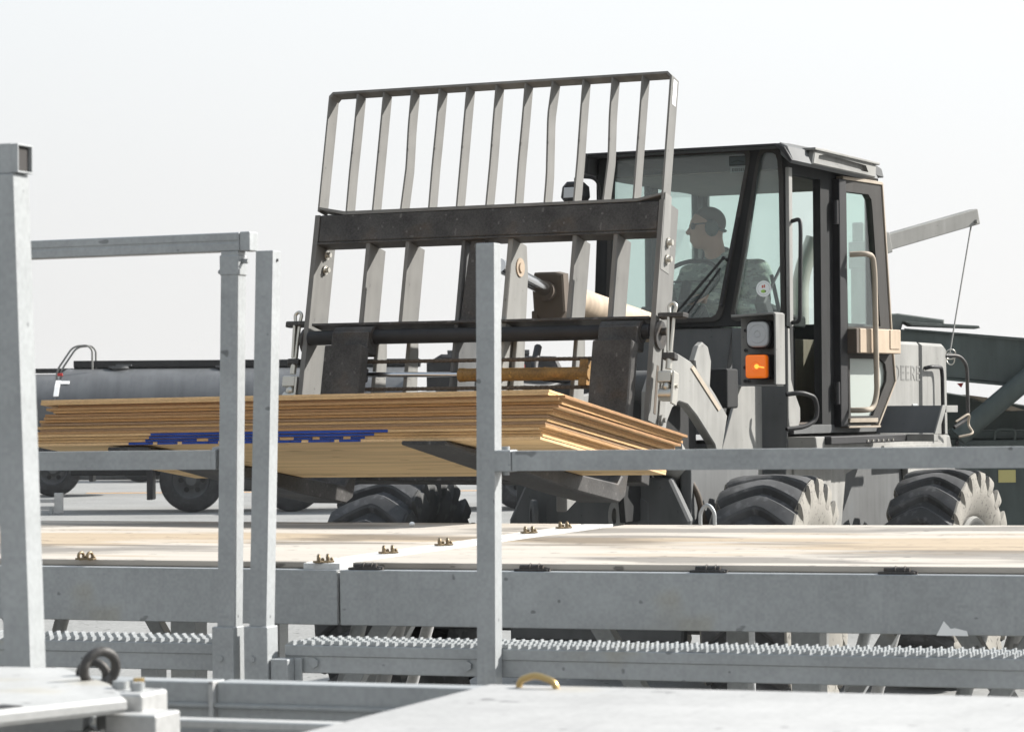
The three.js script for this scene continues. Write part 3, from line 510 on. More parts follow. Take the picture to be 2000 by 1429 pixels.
  const stick = (x0, x1, y0, y1, z, t, extra = {}) => { const g = new THREE.PlaneGeometry(x1 - x0, y1 - y0); const o = new THREE.Mesh(g, new THREE.MeshStandardMaterial({ map: t, roughness: .6, side: THREE.DoubleSide, ...extra })); o.name = 'sticker'; const m = rel(fk, FR).multiply(trans((x0 + x1) / 2, (y0 + y1) / 2, z)); m.decompose(o.position, o.quaternion, o.scale); ws.add(o); return o; };
  stick(.292, .392, 3.045, 3.077, 1.584, cv(160, 52, (c) => { c.fillStyle = '#7f8987'; c.fillRect(0, 0, 160, 52); c.fillStyle = '#161818'; c.font = 'bold 40px sans-serif'; c.textAlign = 'center'; c.fillText('DIESEL', 80, 41); })).userData.label = 'small plate reading DIESEL';
  stick(.285, .39, 3.085, 3.14, 1.584, cv(120, 64, (c) => { c.fillStyle = '#3a4444'; c.fillRect(0, 0, 120, 64); c.strokeStyle = '#1b2222'; c.lineWidth = 5; c.strokeRect(4, 4, 112, 56); c.beginPath(); c.moveTo(14, 44); c.lineTo(60, 30); c.lineTo(106, 44); c.stroke(); }));
  { const g = new THREE.CircleGeometry(.046, 32), o = new THREE.Mesh(g, new THREE.MeshStandardMaterial({ roughness: .6, side: THREE.DoubleSide, map: cv(128, 128, (c) => { c.fillStyle = '#dfe2e0'; c.fillRect(0, 0, 128, 128); c.strokeStyle = '#9aa09e'; c.lineWidth = 5; c.setLineDash([5, 5]); c.beginPath(); c.arc(64, 64, 50, 0, 7); c.stroke(); c.fillStyle = '#8fb84e'; c.beginPath(); c.ellipse(62, 84, 22, 13, 0, 0, 7); c.fill(); c.fillStyle = '#b0533e'; c.fillRect(48, 36, 14, 22); c.fillRect(66, 32, 10, 24); c.fillStyle = '#4a5a34'; c.fillRect(72, 78, 12, 12); }) })); o.name = 'sticker'; rel(fk, FR).multiply(trans(.49, 2.377, 1.584)).decompose(o.position, o.quaternion, o.scale); o.userData.label = 'round white sticker'; ws.add(o); }
  // off-side work lamp on its arm
  const wl = part(fk, 'work_lamp', [prism('z', [[-.68, 2.93], [-.655, 2.90], [-.545, 2.90], [-.525, 2.93], [-.53, 2.99], [-.565, 3.02], [-.64, 3.02], [-.67, 2.99]], 1.72, 1.82, .015), tube([[-.60, 3.02, 1.77], [-.60, 3.05, 1.77], [-.49, 3.045, 1.70], [-.49, 2.85, 1.65]], .010)], M.black, FR);
  part(wl, 'lens', prism('z', [[-.655, 2.925], [-.55, 2.925], [-.555, 2.985], [-.65, 2.985]], 1.82, 1.826, .003), M.lens, FR);
  part(fk, 'mirror', [bx(-.66, -.61, 2.35, 2.80, 1.60, 1.68, .01)], M.greyDark, FR);
  // interior
  const ca = part(fk, 'dashboard', [bx(-.42, .14, 1.62, 2.22, 1.36, 1.53, .02), prism('x', [[2.22, 1.52], [2.30, 1.40], [2.22, 1.34]], -.36, .06, .01)], M.blackSoft, FR);
  part(ca, 'steering_column', rod([-.12, 2.2, 1.4], [-.14, 2.44, 1.22], .03), M.blackSoft, FR);
  part(ca, 'steering_wheel', [ring(.19, .014, rotM(-Math.PI / 2 + .75, 0, 0, [-.14, 2.45, 1.215]), 36), bar([-.32, 2.45, 1.215], [.04, 2.45, 1.215], .02, .012)], M.black, FR);
  const seat = part(fk, 'seat', [bx(-.30, .22, 1.93, 2.05, .45, .95, .04), bx(-.28, .12, 2.05, 2.34, .38, .5, .04), bx(-.18, .1, 1.6, 1.93, .5, .85, .02)], M.blackSoft, FR);
  part(seat, 'arm_rest', bx(.24, .32, 2.18, 2.26, .45, .95, .02), M.blackSoft, FR);
  part(ca, 'control_console', [prism('x', [[1.62, 1.2], [2.15, 1.15], [2.28, 1.0], [2.15, .9], [1.62, .9]], .30, .42, .01), prism('x', [[2.15, 1.30], [2.36, 1.46], [2.30, 1.52], [2.10, 1.36]], .40, .47, .008), rod([.36, 2.25, 1.0], [.34, 2.48, 1.08], .012), rod([.42, 2.30, 1.42], [.50, 2.62, 1.2], .009)], M.black, FR);
  part(fk, 'cab_floor', bx(-.52, .585, 1.575, 1.615, .05, 1.5, .004), M.brown, FR);
  part(fk, 'cab_side_lining', [bx(.22, .25, 1.62, 2.12, .1, 1.45, .004)], M.lining, FR);
  // exhaust and air intake seen through the cab
  part(fk, 'exhaust_pipe', tube([[-.10, 2.05, -.55], [-.10, 2.55, -.55], [-.02, 2.80, -.60]], .055, 16, 8, .12), M.zinc, FR);
  // handrails by the door
  part(fk, 'grab_rail', tube([[.65, 2.755, 1.56], [.72, 2.765, 1.60], [.73, 2.70, 1.62], [.73, 2.25, 1.64], [.72, 2.185, 1.62], [.65, 2.18, 1.57]], .012, 10, 6, .05), M.black, FR);
  part(fk, 'grab_handle', tube([[.65, 1.775, 1.66], [.72, 1.786, 1.60], [.76, 1.76, 1.50], [.765, 1.70, 1.47], [.76, 1.63, 1.48], [.72, 1.59, 1.56], [.65, 1.58, 1.66]], .013, 10, 6, .05), M.black, FR);
}
// open door, swung back along the cab side
{
  const xa = V(.1699, 0, -.98546), za = V(.98546, 0, .1699), FD = FR.clone().multiply(new THREE.Matrix4().makeBasis(xa, V(0, 1, 0), za).setPosition(.68, 0, .72));
  const outer = [[-.06, 3.055], [.426, 3.051], [.525, 2.177], [.57, 1.859], [.354, 1.598], [-.03, 1.585]], up = [[-.005, 2.985], [.267, 2.985], [.305, 2.955], [.318, 2.90], [.405, 2.185], [.0, 2.175]], lo = [[.02, 1.995], [.394, 1.995], [.46, 1.965], [.475, 1.915], [.470, 1.855], [.298, 1.645], [.025, 1.645]];
  const d = part(fk, 'door', prism('z', outer, -.045, 0, .004, [up, lo]), M.rubberTrim, FD);
  part(d, 'door_rim', [bar([-.05, 3.062, -.02], [.43, 3.057, -.02], .055, .02), bar([.433, 3.06, -.02], [.532, 2.177, -.02], .055, .014, .003, [1, 0, 0]), bar([.532, 2.18, -.02], [.578, 1.857, -.02], .055, .014, .003, [1, 0, 0]), bar([.578, 1.857, -.02], [.358, 1.590, -.02], .055, .014, .003, [1, 0, 0]), bx(-.03, .36, 1.578, 1.59, -.05, .02, .002), bx(.0, .34, 1.61, 1.635, -.001, .012, .002)], M.doorTan, FD);
  part(d, 'upper_pane', prism('z', up, -.024, -.021, 0), M.glassClear, FD);
  part(d, 'lower_pane', prism('z', lo, -.024, -.021, 0), M.glassDusty, FD);
  part(d, 'hinge_post', [bx(-.12, -.035, 1.585, 3.05, -.06, .02, .006), rod([-.15, 2.78, .01], [-.15, 2.92, .01], .018), rod([-.15, 1.72, .01], [-.15, 1.85, .01], .018)], M.black, FD);
  part(d, 'lock_box', [bx(-.0, .50, 2.022, 2.168, .002, .085, .006), bx(.36, .475, 2.05, 2.165, .086, .09, .002), bx(.47, .512, 2.022, 2.06, .0, .06, .003)], M.tan, FD);
  part(d, 'lock_box_end', bx(-.035, -.001, 2.02, 2.166, .0, .08, .004), M.brown, FD);
  part(d, 'door_rail', tube([[-.02, 2.605, .03], [.03, 2.610, .11], [.115, 2.60, .11], [.135, 2.50, .11], [.150, 1.78, .11], [.10, 1.69, .11], [.0, 1.683, .11], [-.02, 1.683, .03]], .0165, 12, 6, .07), M.doorTan, FD);
}
// lamps on their bracket in front of the cab corner
{
  const b = part(fk, 'lamp_bracket', [prism('z', [[.50, 1.83], [.75, 1.83], [.75, 2.215], [.50, 2.215]], 1.95, 1.958, .002), prism('z', [[.495, 2.20], [.74, 2.212], [.748, 2.205], [.748, 1.83], [.758, 1.83], [.758, 2.215], [.745, 2.224], [.495, 2.214]], 1.95, 2.09, .002), bx(.50, .75, 1.82, 1.828, 1.955, 2.06, .002)], M.greyLight, FR);
  const rbox = (x0, x1, y0, y1, z0, z1, r) => { const s = new THREE.Shape(); s.moveTo(x0 + r, y0); s.lineTo(x1 - r, y0); s.quadraticCurveTo(x1, y0, x1, y0 + r); s.lineTo(x1, y1 - r); s.quadraticCurveTo(x1, y1, x1 - r, y1); s.lineTo(x0 + r, y1); s.quadraticCurveTo(x0, y1, x0, y1 - r); s.lineTo(x0, y0 + r); s.quadraticCurveTo(x0, y0, x0 + r, y0); return flat(new THREE.ExtrudeGeometry(s, { depth: z1 - z0 - .012, bevelSize: .010, bevelThickness: .012, bevelOffset: -.010, bevelSegments: 3 })).translate(0, 0, z0); };
  part(b, 'lamp_shell', [rbox(.565, .71, 2.025, 2.185, 1.96, 2.045, .045)], M.black, FR);
  part(b, 'headlamp', [rbox(.573, .703, 2.034, 2.176, 2.03, 2.060, .045), ring(.018, .003, rotM(0, 0, 0, [.638, 2.108, 2.061]), 20), ring(.05, .0025, rotM(0, 0, 0, [.638, 2.108, 2.060]), 28)], M.lens, FR);
  part(b, 'lamp_shell', [rbox(.562, .70, 1.858, 1.998, 1.96, 2.035, .02)], M.black, FR);
  part(b, 'turn_signal', [rbox(.566, .692, 1.863, 1.993, 2.03, 2.066, .02), ring(.027, .004, rotM(0, 0, 0, [.63, 1.93, 2.064]), 20)], M.amber, FR);
  part(b, 'lamp_bulb', [rod([.635, 1.928, 2.062], [.635, 1.928, 2.070], .014, .012, 20), bar([.64, 1.928, 2.066], [.680, 1.921, 2.066], .006, .007)], M.bulb, FR);
  for (const [x, y] of [[.53, 2.13], [.525, 1.925], [.525, 1.85], [.548, 1.85], [.53, 2.02]]) part(b, 'bolt_head', hexBolt(x, y, 1.962, .010, .01, 'z'), M.black, FR);
  part(fk, 'cab_mount', [prism('x', [[.75, 2.45], [1.085, 2.402], [1.483, 2.235], [1.822, 1.983], [1.822, 1.65], [.75, 1.65]], .482, .50, .003)], M.greyLight, FR);
  part(fk, 'cab_corner_panel', [prism('z', [[.30, 1.0], [.60, 1.0], [.632, 1.50], [.632, 2.158], [.30, 2.158]], 1.59, 1.605, .004)], M.greyDark, FR);
  part(fk, 'cab_corner_plate', prism('x', [[1.58, 1.605], [2.15, 1.605], [2.15, 1.575], [1.86, 1.56], [1.80, 1.52], [1.70, 1.42], [1.63, 1.42], [1.58, 1.46]], .632, .642, .002), M.greyLight, FR);
}
// hood, fender step, chassis side
{
  const h = part(fk, 'engine_hood', [prism('x', [[1.5, -.06], [2.06, -.06], [2.115, -.12], [2.12, -.86], [1.5, -.86]], -.6, .6, .02)], M.greyLight, FR);
  part(h, 'grille_shroud', prism('x', [[1.5, -.88], [2.118, -.88], [2.117, -1.36], [2.09, -1.42], [1.5, -1.44]], -.6, .605, .02), M.greyLight, FR);
  const tg = new TextGeometry('DEERE', { font, size: .095, depth: .002, curveSegments: 4 }); tg.scale(1.42, 1, 1); tg.rotateY(Math.PI / 2);
  part(h, 'lettering', flat(tg).translate(.6005, 1.87, -.335), mat(.165, .167, .163, .8, 0, T.dust), FR);
  part(h, 'hood_latch', [bx(.6, .606, 1.55, 1.72, -.80, -.70, .002), bx(.606, .612, 1.58, 1.69, -.765, -.735, .002)], M.galv, FR);
  part(h, 'hood_rail', tube([[.45, 2.12, -.15], [.45, 2.22, -.15], [.45, 2.22, -.62], [.45, 2.12, -.62]], .012), M.greyLight, FR);
  part(h, 'shroud_rail', tube([[.61, 1.95, -.93], [.65, 1.96, -.95], [.65, 1.96, -1.16], [.65, 1.90, -1.18], [.65, 1.52, -1.19]], .013), M.black, FR);
  part(fk, 'rear_rail', tube([[.60, 2.04, -1.40], [.66, 2.04, -1.52], [.68, 1.98, -1.62], [.68, 1.62, -1.64], [.62, 1.56, -1.52]], .013, 10, 8, .06), M.worn, FR);
  const fs = part(fk, 'fender_step', [prism('x', [[1.540, .085], [1.708, -.07], [1.708, -.10], [1.540, .055]], .62, 1.0, .003)], M.greyDark, FR);
  part(fs, 'fender_end', [prism('x', [[1.535, .10], [1.710, -.06], [1.710, -.12], [1.69, -.12], [1.535, .03]], 1.0, 1.012, .002), bx(.62, 1.01, 1.49, 1.535, .03, .115, .004), bx(.99, 1.012, 1.665, 1.708, -.36, -.125, .003)], M.greyLight, FR);
  part(fk, 'side_step', [bx(.62, .84, 1.49, 1.535, .12, 1.45, .006)], M.black, FR);
  part(fs, 'step_bolt_row', [...Array(6)].map((_, k) => hexBolt(.845, 1.505, .85 - k * .09, .008, .01, 'x')), M.zinc, FR).userData.kind = 'stuff';
  part(fk, 'battery_box', [prism('x', [[1.40, 1.56], [1.535, 1.60], [1.535, .72], [1.40, .85]], .62, .80, .006)], M.greyLight, FR);
  part(fk, 'chassis_side', [prism('x', [[.62, 1.52], [1.52, 1.60], [1.52, -1.42], [.75, -1.42], [.70, -.7], [1.33, -.60], [1.40, 0], [1.30, .55], [.70, .72]], .56, .60, .004)], M.pale, FR);
  part(fk, 'chassis_panel', bx(.60, .615, .82, 1.46, .85, 1.45, .003), M.pale, FR); part(fk, 'chassis_panel', bx(.60, .618, 1.34, 1.46, -1.3, -.1, .003), M.pale, FR);
  part(fk, 'counterweight', [prism('x', [[.55, -1.1], [1.52, -1.1], [1.52, -1.5], [1.3, -1.62], [.6, -1.6]], -.6, .598, .02)], M.grey, FR);
  part(fk, 'chassis_frame', [bx(-.55, .555, .5, 1.5, -1.1, 1.5, .01)], M.greyDark, FR);
  part(fk, 'rear_axle', [rod([-.86, .66, 0], [.86, .66, 0], .13)], M.greyDark, FR);
  part(fk, 'rope_tie', [tube([[.70, 1.60, -1.30], [.76, 1.66, -1.42], [.72, 1.58, -1.5], [.80, 1.52, -1.38], [.72, 1.50, -1.3]], .008, 8, 8, .05)], M.doorTan, FR);
}
// jib with wire rope behind the cab
{
  const j = part(fk, 'jib_arm', [bar([.16, 2.787, -1.31], [.581, 3.013, -2.157], .08, .108, .006), bar([.10, 2.755, -1.19], [.20, 2.808, -1.39], .10, .14, .008)], M.greyLight, FR);
  part(j, 'jib_pivot', [bx(.04, .20, 2.62, 2.80, -1.24, -1.08, .01), bx(.06, .14, 2.80, 2.93, -1.22, -1.10, .01), bx(.04, .16, 2.1, 2.64, -1.24, -1.12, .01), rod([.52, 2.975, -2.13], [.62, 2.975, -2.10], .014)], M.greyLight, FR);
  part(j, 'wire_rope', rod([.565, 2.95, -2.12], [.60, 2.06, -1.50], .0055, .0055, 8), M.greyLight, FR);
  part(j, 'wire_coil', [ring(.035, .004, rotM(.4, .6, 0, [.605, 2.05, -1.50])), ring(.03, .004, rotM(1.2, .2, .4, [.61, 2.03, -1.50])), ring(.04, .004, rotM(.2, -.5, .8, [.60, 2.02, -1.51]))], M.zinc, FR);
}

// ---------- plywood load ----------
{
  const dx = [-.016, -.016, -.026, -.026, 0, 0, .006, .006, .02, .02, .045, .05, .05, .068, 0, 0], names = ['lowest', 'second', 'third', 'fourth', 'fifth', 'sixth', 'seventh', 'eighth'], th = .0094;
  const paint = { 0: [[-1.42, -1.31], [-1.29, -1.20], [-1.18, -1.02], [-.97, -.85], [-.83, -.66], [-.63, -.52], [-.50, -.41]], 1: [[-1.35, -1.12], [-1.07, -.97], [-.94, -.76], [-.70, -.62], [-.59, -.49], [-.46, -.40]], 2: [[-1.33, -.36]], 3: [[-1.32, -.30]] };
  let y = -.004;
  for (let k = 0; k < 16; k++) {
    const L = 2.18 + rnd(-.025, .025), h = th, gap = k === 8 || k === 11 ? .0042 : rnd(.0012, .0022); y += gap;
    const e = M.plyEdge[[2, 0, 4, 0, 1, 6, 4, 6, 5, 1, 3, 5, 1, 3, 0, 2][k]], f = M.plySheet[k % 4], x1 = .332 + dx[k], f2 = FP.clone().multiply(trans(x1 - L / 2, y + h / 2, 1.005 + rnd(-.010, .010) - dx[k] * .12)).multiply(new THREE.Matrix4().makeRotationY(rnd(-.004, .004)));
    const geo = boxM(L, h, 1.2), uv = geo.attributes.uv; for (let i = 0; i < 8; i++) uv.setXY(i, uv.getX(i) + k * .37, uv.getY(i)); for (let i = 16; i < 24; i++) uv.setXY(i, uv.getX(i) + k * .53, uv.getY(i) + .0058);
    const o = new THREE.Mesh(geo, [e, e, f, f, e, e]); o.name = numbered('plywood_sheet'); o.castShadow = o.receiveShadow = true; f2.decompose(o.position, o.quaternion, o.scale); scene.add(o);
    const lab = k < 8 ? `${k ? names[k] + ' plywood sheet from the bottom' : 'lowest plywood sheet'} of the stack on the forks` : `${k === 15 ? 'topmost plywood sheet' : names[15 - k] + ' plywood sheet from the top'} of the stack on the forks`;
    tag(o, lab, 'plywood', 'plywood sheets stacked on the forks');
    for (const [a, b] of paint[k] || []) { const p = new THREE.Mesh(boxM(b - a, h * .98, .0012), M.blue); p.name = 'paint_mark'; p.position.set((a + b) / 2 - (x1 - L / 2), 0, .6003); p.castShadow = p.receiveShadow = true; o.add(p); }
    y += h;
  }
}

// ---------- operator ----------
{
  const t = thing('person', 'person in grey green uniform driving, wearing dark glasses and ear defenders, looking left', 'person', FR.clone().multiply(trans(-.05, 2.05, .68)));
  // signed distances, all in the forklift's rear frame
  const cap = (p, a, b, r0, r1) => { const bx_ = b[0] - a[0], by = b[1] - a[1], bz = b[2] - a[2], px = p[0] - a[0], py = p[1] - a[1], pz = p[2] - a[2]; const h = Math.min(1, Math.max(0, (px * bx_ + py * by + pz * bz) / (bx_ * bx_ + by * by + bz * bz))); return Math.hypot(px - bx_ * h, py - by * h, pz - bz * h) - (r0 + (r1 - r0) * h); };
  const smin = (a, b, k) => { const h = Math.max(k - Math.abs(a - b), 0) / k; return Math.min(a, b) - h * h * k / 4; };
  function polygonise(f, c, half, res) {
    const mc = new MarchingCubes(res, M.skin, false, false, 60000); mc.isolation = 0; const hs = res / 2;
    for (let k = 0; k < res; k++) for (let j = 0; j < res; j++) for (let i = 0; i < res; i++) mc.field[i + j * res + k * res * res] = -f([c[0] + (i - hs) / hs * half, c[1] + (j - hs) / hs * half, c[2] + (k - hs) / hs * half]);
    mc.update(); const n = mc.count, pos = new Float32Array(n * 3), nor = new Float32Array(n * 3), e = .003;
    for (let i = 0; i < n; i++) { const p = [0, 1, 2].map((q) => c[q] + mc.positionArray[i * 3 + q] * half), g = [0, 1, 2].map((q) => { const a = [...p], b = [...p]; a[q] += e; b[q] -= e; return f(a) - f(b); }), l = Math.hypot(...g) || 1; for (let q = 0; q < 3; q++) { pos[i * 3 + q] = p[q]; nor[i * 3 + q] = g[q] / l; } }
    const g = new THREE.BufferGeometry(); g.setAttribute('position', new THREE.BufferAttribute(pos, 3)); g.setAttribute('normal', new THREE.BufferAttribute(nor, 3)); return g;
  }
  const hip = [-.04, 2.13, .66], chest = [-.09, 2.42, .76], neck = [-.115, 2.60, .83], sl = [.12, 2.505, .76], sr = [-.27, 2.49, .82], el = [.20, 2.27, .90], hl = [-.02, 2.34, 1.13], er = [-.36, 2.28, .98], hr = [-.28, 2.42, 1.19];
  const body = (p) => { let d = cap(p, hip, chest, .155, .165); d = smin(d, cap(p, [hip[0] - .03, 2.2, hip[2] + .03], [chest[0], 2.46, chest[2]], .14, .15), .06); d = smin(d, cap(p, sr, sl, .085, .088), .08); d = smin(d, cap(p, chest, neck, .12, .065), .06); d = smin(d, cap(p, sl, el, .080, .062), .04); d = smin(d, cap(p, el, hl, .064, .046), .03); d = smin(d, cap(p, sr, er, .078, .060), .04); d = smin(d, cap(p, er, hr, .060, .044), .03); for (const s of [-.13, .13]) { d = smin(d, cap(p, [hip[0] + s * .8, 2.11, .66], [hip[0] + s, 2.12, 1.06], .095, .075), .05); d = smin(d, cap(p, [hip[0] + s, 2.12, 1.06], [hip[0] + s, 1.70, 1.16], .072, .055), .04); } return d + .004 * Math.sin(p[1] * 60 + p[0] * 31) * Math.sin(p[2] * 47 + p[0] * 22); };
  // head frame: forward fw, left lf
  const hc = [-.142, 2.785, .905], fw = V(-.86, -.05, .51).normalize(), lf = V(0, 1, 0).cross(fw).normalize(), up = fw.clone().cross(lf).normalize();
  const H = (f, l, u) => [hc[0] + fw.x * f + lf.x * l + up.x * u, hc[1] + fw.y * f + lf.y * l + up.y * u, hc[2] + fw.z * f + lf.z * l + up.z * u];
  const ell = (p, c, r) => { const q = V(p[0] - c[0], p[1] - c[1], p[2] - c[2]), a = q.dot(fw) / r[0], b = q.dot(lf) / r[1], e = q.dot(up) / r[2], k = Math.hypot(a, b, e); return (k - 1) * Math.min(...r); };
  const head = (p) => { let d = ell(p, H(-.012, 0, .030), [.102, .080, .094]); d = smin(d, ell(p, H(.030, 0, -.035), [.066, .062, .085]), .04); d = smin(d, ell(p, H(.062, 0, -.092), [.028, .030, .026]), .03); d = smin(d, cap(p, H(.088, 0, .022), H(.114, 0, -.022), .008, .015), .012); d = smin(d, cap(p, H(.092, .0, -.055), H(.094, 0, -.07), .012, .012), .02); d = smin(d, cap(p, H(.078, .03, .036), H(.078, -.03, .036), .013, .013), .02); d = smin(d, cap(p, H(-.03, 0, -.06), neck, .060, .064), .03); return d; };
  const hand = (c, dir, s) => { const f = V(...dir).normalize(), r = V(0, 1, 0).cross(f).normalize(), u = f.clone().cross(r), Q = (a, b, e) => [c[0] + f.x * a + r.x * b + u.x * e, c[1] + f.y * a + r.y * b + u.y * e, c[2] + f.z * a + r.z * b + u.z * e]; return (p) => { let d = smin(cap(p, Q(-.03, 0, 0), Q(.03, .022, 0), .028, .022), cap(p, Q(-.03, 0, 0), Q(.03, -.022, 0), .026, .02), .02); [[-.03, .070], [-.010, .080], [.011, .076], [.031, .062]].forEach(([b, l]) => { d = smin(d, cap(p, Q(.035, b, 0), Q(.035 + l * .55, b, -.012), .0095, .009), .008); d = smin(d, cap(p, Q(.035 + l * .55, b, -.012), Q(.035 + l * .5, b, -.048), .009, .008), .006); }); d = smin(d, cap(p, Q(-.005, .028 * s, -.005), Q(.03, .058 * s, -.02), .012, .010), .01); return smin(d, cap(p, Q(.03, .058 * s, -.02), Q(.055, .05 * s, -.035), .010, .009), .006); }; };
  part(t, 'body', [polygonise(head, [hc[0], hc[1] - .03, hc[2]], .19, 88), polygonise(hand([hl[0] - .05, hl[1] + .01, hl[2] + .04], [-.8, .05, .55], 1), [hl[0] - .05, hl[1], hl[2] + .04], .13, 72), polygonise(hand([hr[0] + .01, hr[1] + .02, hr[2] + .04], [.3, .2, .9], -1), [hr[0] + .01, hr[1] + .02, hr[2] + .04], .13, 72)], M.skin, FR);
  part(t, 'uniform', polygonise(body, [-.06, 2.18, .82], .60, 100), M.uniform, FR);
  part(t, 'collar', polygonise((p) => Math.max(cap(p, [neck[0] + .005, 2.585, neck[2] - .015], [neck[0] + .003, 2.635, neck[2] - .012], .085, .078), -cap(p, [neck[0], 2.58, neck[2]], [neck[0] - .01, 2.72, neck[2] + .012], .070, .072), p[1] - 2.65 + (p[2] - neck[2]) * .4), [neck[0], 2.6, neck[2]], .15, 56), M.uniform, FR);
  part(t, 'hair', polygonise((p) => { const q = V(p[0] - hc[0], p[1] - hc[1], p[2] - hc[2]); return Math.max(ell(p, H(-.014, 0, .031), [.1045, .0815, .0965]), .034 + .80 * q.dot(fw) - q.dot(up)); }, hc, .14, 72), M.hair, FR);
  part(t, 'sunglasses', polygonise((p) => { let d = ell(p, H(.088, .034, .014), [.014, .034, .022]); d = Math.min(d, ell(p, H(.088, -.034, .014), [.014, .034, .022])); for (const s of [-1, 1]) d = Math.min(d, cap(p, H(.075, s * .066, .024), H(-.02, s * .082, .024), .0045, .004)); return d; }, H(.04, 0, .015), .11, 72), M.black, FR);
  part(t, 'ear_defenders', [polygonise((p) => { let d = 1; for (const s of [-1, 1]) d = Math.min(d, smin(ell(p, H(-.018, s * .092, -.005), [.036, .026, .046]), ell(p, H(-.018, s * .080, -.005), [.040, .012, .050]), .01)); return d; }, H(-.018, 0, 0), .14, 72), tube([H(-.03, .098, .0), H(-.07, .09, -.02), H(-.11, .04, -.025), H(-.11, -.04, -.025), H(-.07, -.09, -.02), H(-.03, -.098, 0)], .008, 8, 6, .05)], M.green, FR);
}

// ---------- tanker and other vehicles behind ----------
function truckWheel(t, x, z, R, r2) { const o = part(t, 'wheel', [flat(toCreasedNormals(new THREE.LatheGeometry([[.56, -.13], [.60, -.15], [.9, -.15], [.98, -.12], [1, 0], [.98, .12], [.9, .15], [.60, .15], [.56, .13]].map(([a, b]) => new THREE.Vector2(a * R, b)), 48), .7)).rotateX(Math.PI / 2).translate(x, R, z)], M.truckRubber, t.matrix); part(o, 'rim', [flat(new THREE.LatheGeometry([[0, .02], [.2, .02], [.24, -.04], [.42, -.06], [.52, .08], [.58, .14], [.56, .12]].map(([a, b]) => new THREE.Vector2(a * R, b)), 36)).rotateX(Math.PI / 2).translate(x, R, z), rod([x, R, z + .0], [x, R, z + .09], .16 * R)], M.greyDark, t.matrix); for (let k = 0; k < 6; k++) part(o, 'hand_hole', rod([x + .34 * R * Math.cos(k * 1.047), R + .34 * R * Math.sin(k * 1.047), z - .07], [x + .34 * R * Math.cos(k * 1.047), R + .34 * R * Math.sin(k * 1.047), z - .035], .085 * R), M.black, t.matrix); }
function tankBody(t, x0, x1, cy, hy, hz) {
  const pr = [[0, x0 - .16], [.45, x0 - .13], [.8, x0 - .06], [.97, x0], [1, x0 + .04], [1, x1 - .04], [.97, x1], [.8, x1 + .06], [0, x1 + .16]].map(([a, b]) => new THREE.Vector2(a, b));
  const g = flat(toCreasedNormals(new THREE.LatheGeometry(pr, 64), .5)).rotateZ(-Math.PI / 2); const p = g.attributes.position; for (let i = 0; i < p.count; i++) p.setXYZ(i, p.getX(i), cy + p.getY(i) * hy, p.getZ(i) * hz); g.computeVertexNormals();
  return part(t, 'tank', toCreasedNormals(g, .5), M.tank, t.matrix);
}
{
  const t = thing('tanker_truck', 'dark grey fuel tanker with roof ladder hoops, parked behind the plywood', 'truck', trans(0, 0, -46.2));
  const tk = tankBody(t, -7.75, -1.75, 1.66, .80, 1.15);
  part(t, 'roof_walkway', [bx(-7.6, -1.6, 2.48, 2.60, .05, .12, .01), bx(-7.6, -1.6, 2.48, 2.60, -.45, -.38, .01), bx(-7.6, -1.6, 2.46, 2.49, -.38, .05, .005)], M.black, t.matrix);
  for (const [x, z] of [[-6.8, .2], [-4.95, .2], [-3.3, .2]]) part(t, 'roof_hatch', [rod([x, 2.38, z], [x, 2.46, z], .14, .12), rod([x, 2.46, z], [x, 2.50, z], .18, .18), bx(x - .05, x + .22, 2.5, 2.53, z - .04, z + .04)], M.tank, t.matrix);
  for (const dz of [.45, .05]) part(t, 'ladder_hoop', tube([[-7.80, 2.0, dz + .2], [-7.80, 2.42, dz + .2], [-7.55, 2.84, dz], [-7.30, 2.86, dz], [-7.22, 2.78, dz], [-7.22, 2.44, dz]], .018, 8, 8, .12), M.greyLight, t.matrix);
  part(t, 'corner_mark', [bar([-7.745, 1.98, 1.072], [-7.745, 2.13, .945], .085, .012, .002, [0, .6, .8]), bar([-7.745, 2.13, .948], [-7.745, 2.25, .79], .085, .012, .002, [0, .75, .65]), bar([-7.705, 2.215, .845], [-7.55, 2.215, .845], .075, .012, .002, [0, .75, .65])], M.white, t.matrix);
  part(t, 'tail_light', bx(-7.80, -7.70, 2.33, 2.38, .6, .66, .01), M.red, t.matrix);
  part(t, 'chassis', [bx(-7.6, 1.1, .62, .86, -.5, .5, .02), bx(-4.9, -3.9, .35, .85, .6, 1.1, .03)], M.black, t.matrix);
  for (const x of [-5.45, -3.75, .15]) truckWheel(t, x, 1.02, .545, 0);
  part(t, 'mud_flap', bx(-6.19, -6.09, .22, .78, .80, 1.22, .01), M.black, t.matrix);
  const c = part(t, 'truck_cab', [prism('z', [[-1.45, .7], [1.2, .7], [1.2, 1.7], [.75, 2.6], [-1.2, 2.65], [-1.45, 2.5]], -1.1, 1.1, .05)], M.black, t.matrix);
  part(c, 'cab_window', prism('z', [[-.6, 1.75], [.75, 1.75], [.5, 2.4], [-.6, 2.4]], 1.1, 1.115, .004), M.tank, t.matrix);
  part(c, 'marker_lamp', bx(.10, .22, 2.33, 2.47, 1.1, 1.15, .01), M.red, t.matrix);
  part(c, 'cab_roof_rack', bx(-1.1, .3, 2.64, 2.72, -.9, .9, .01), M.greyDark, t.matrix);
}
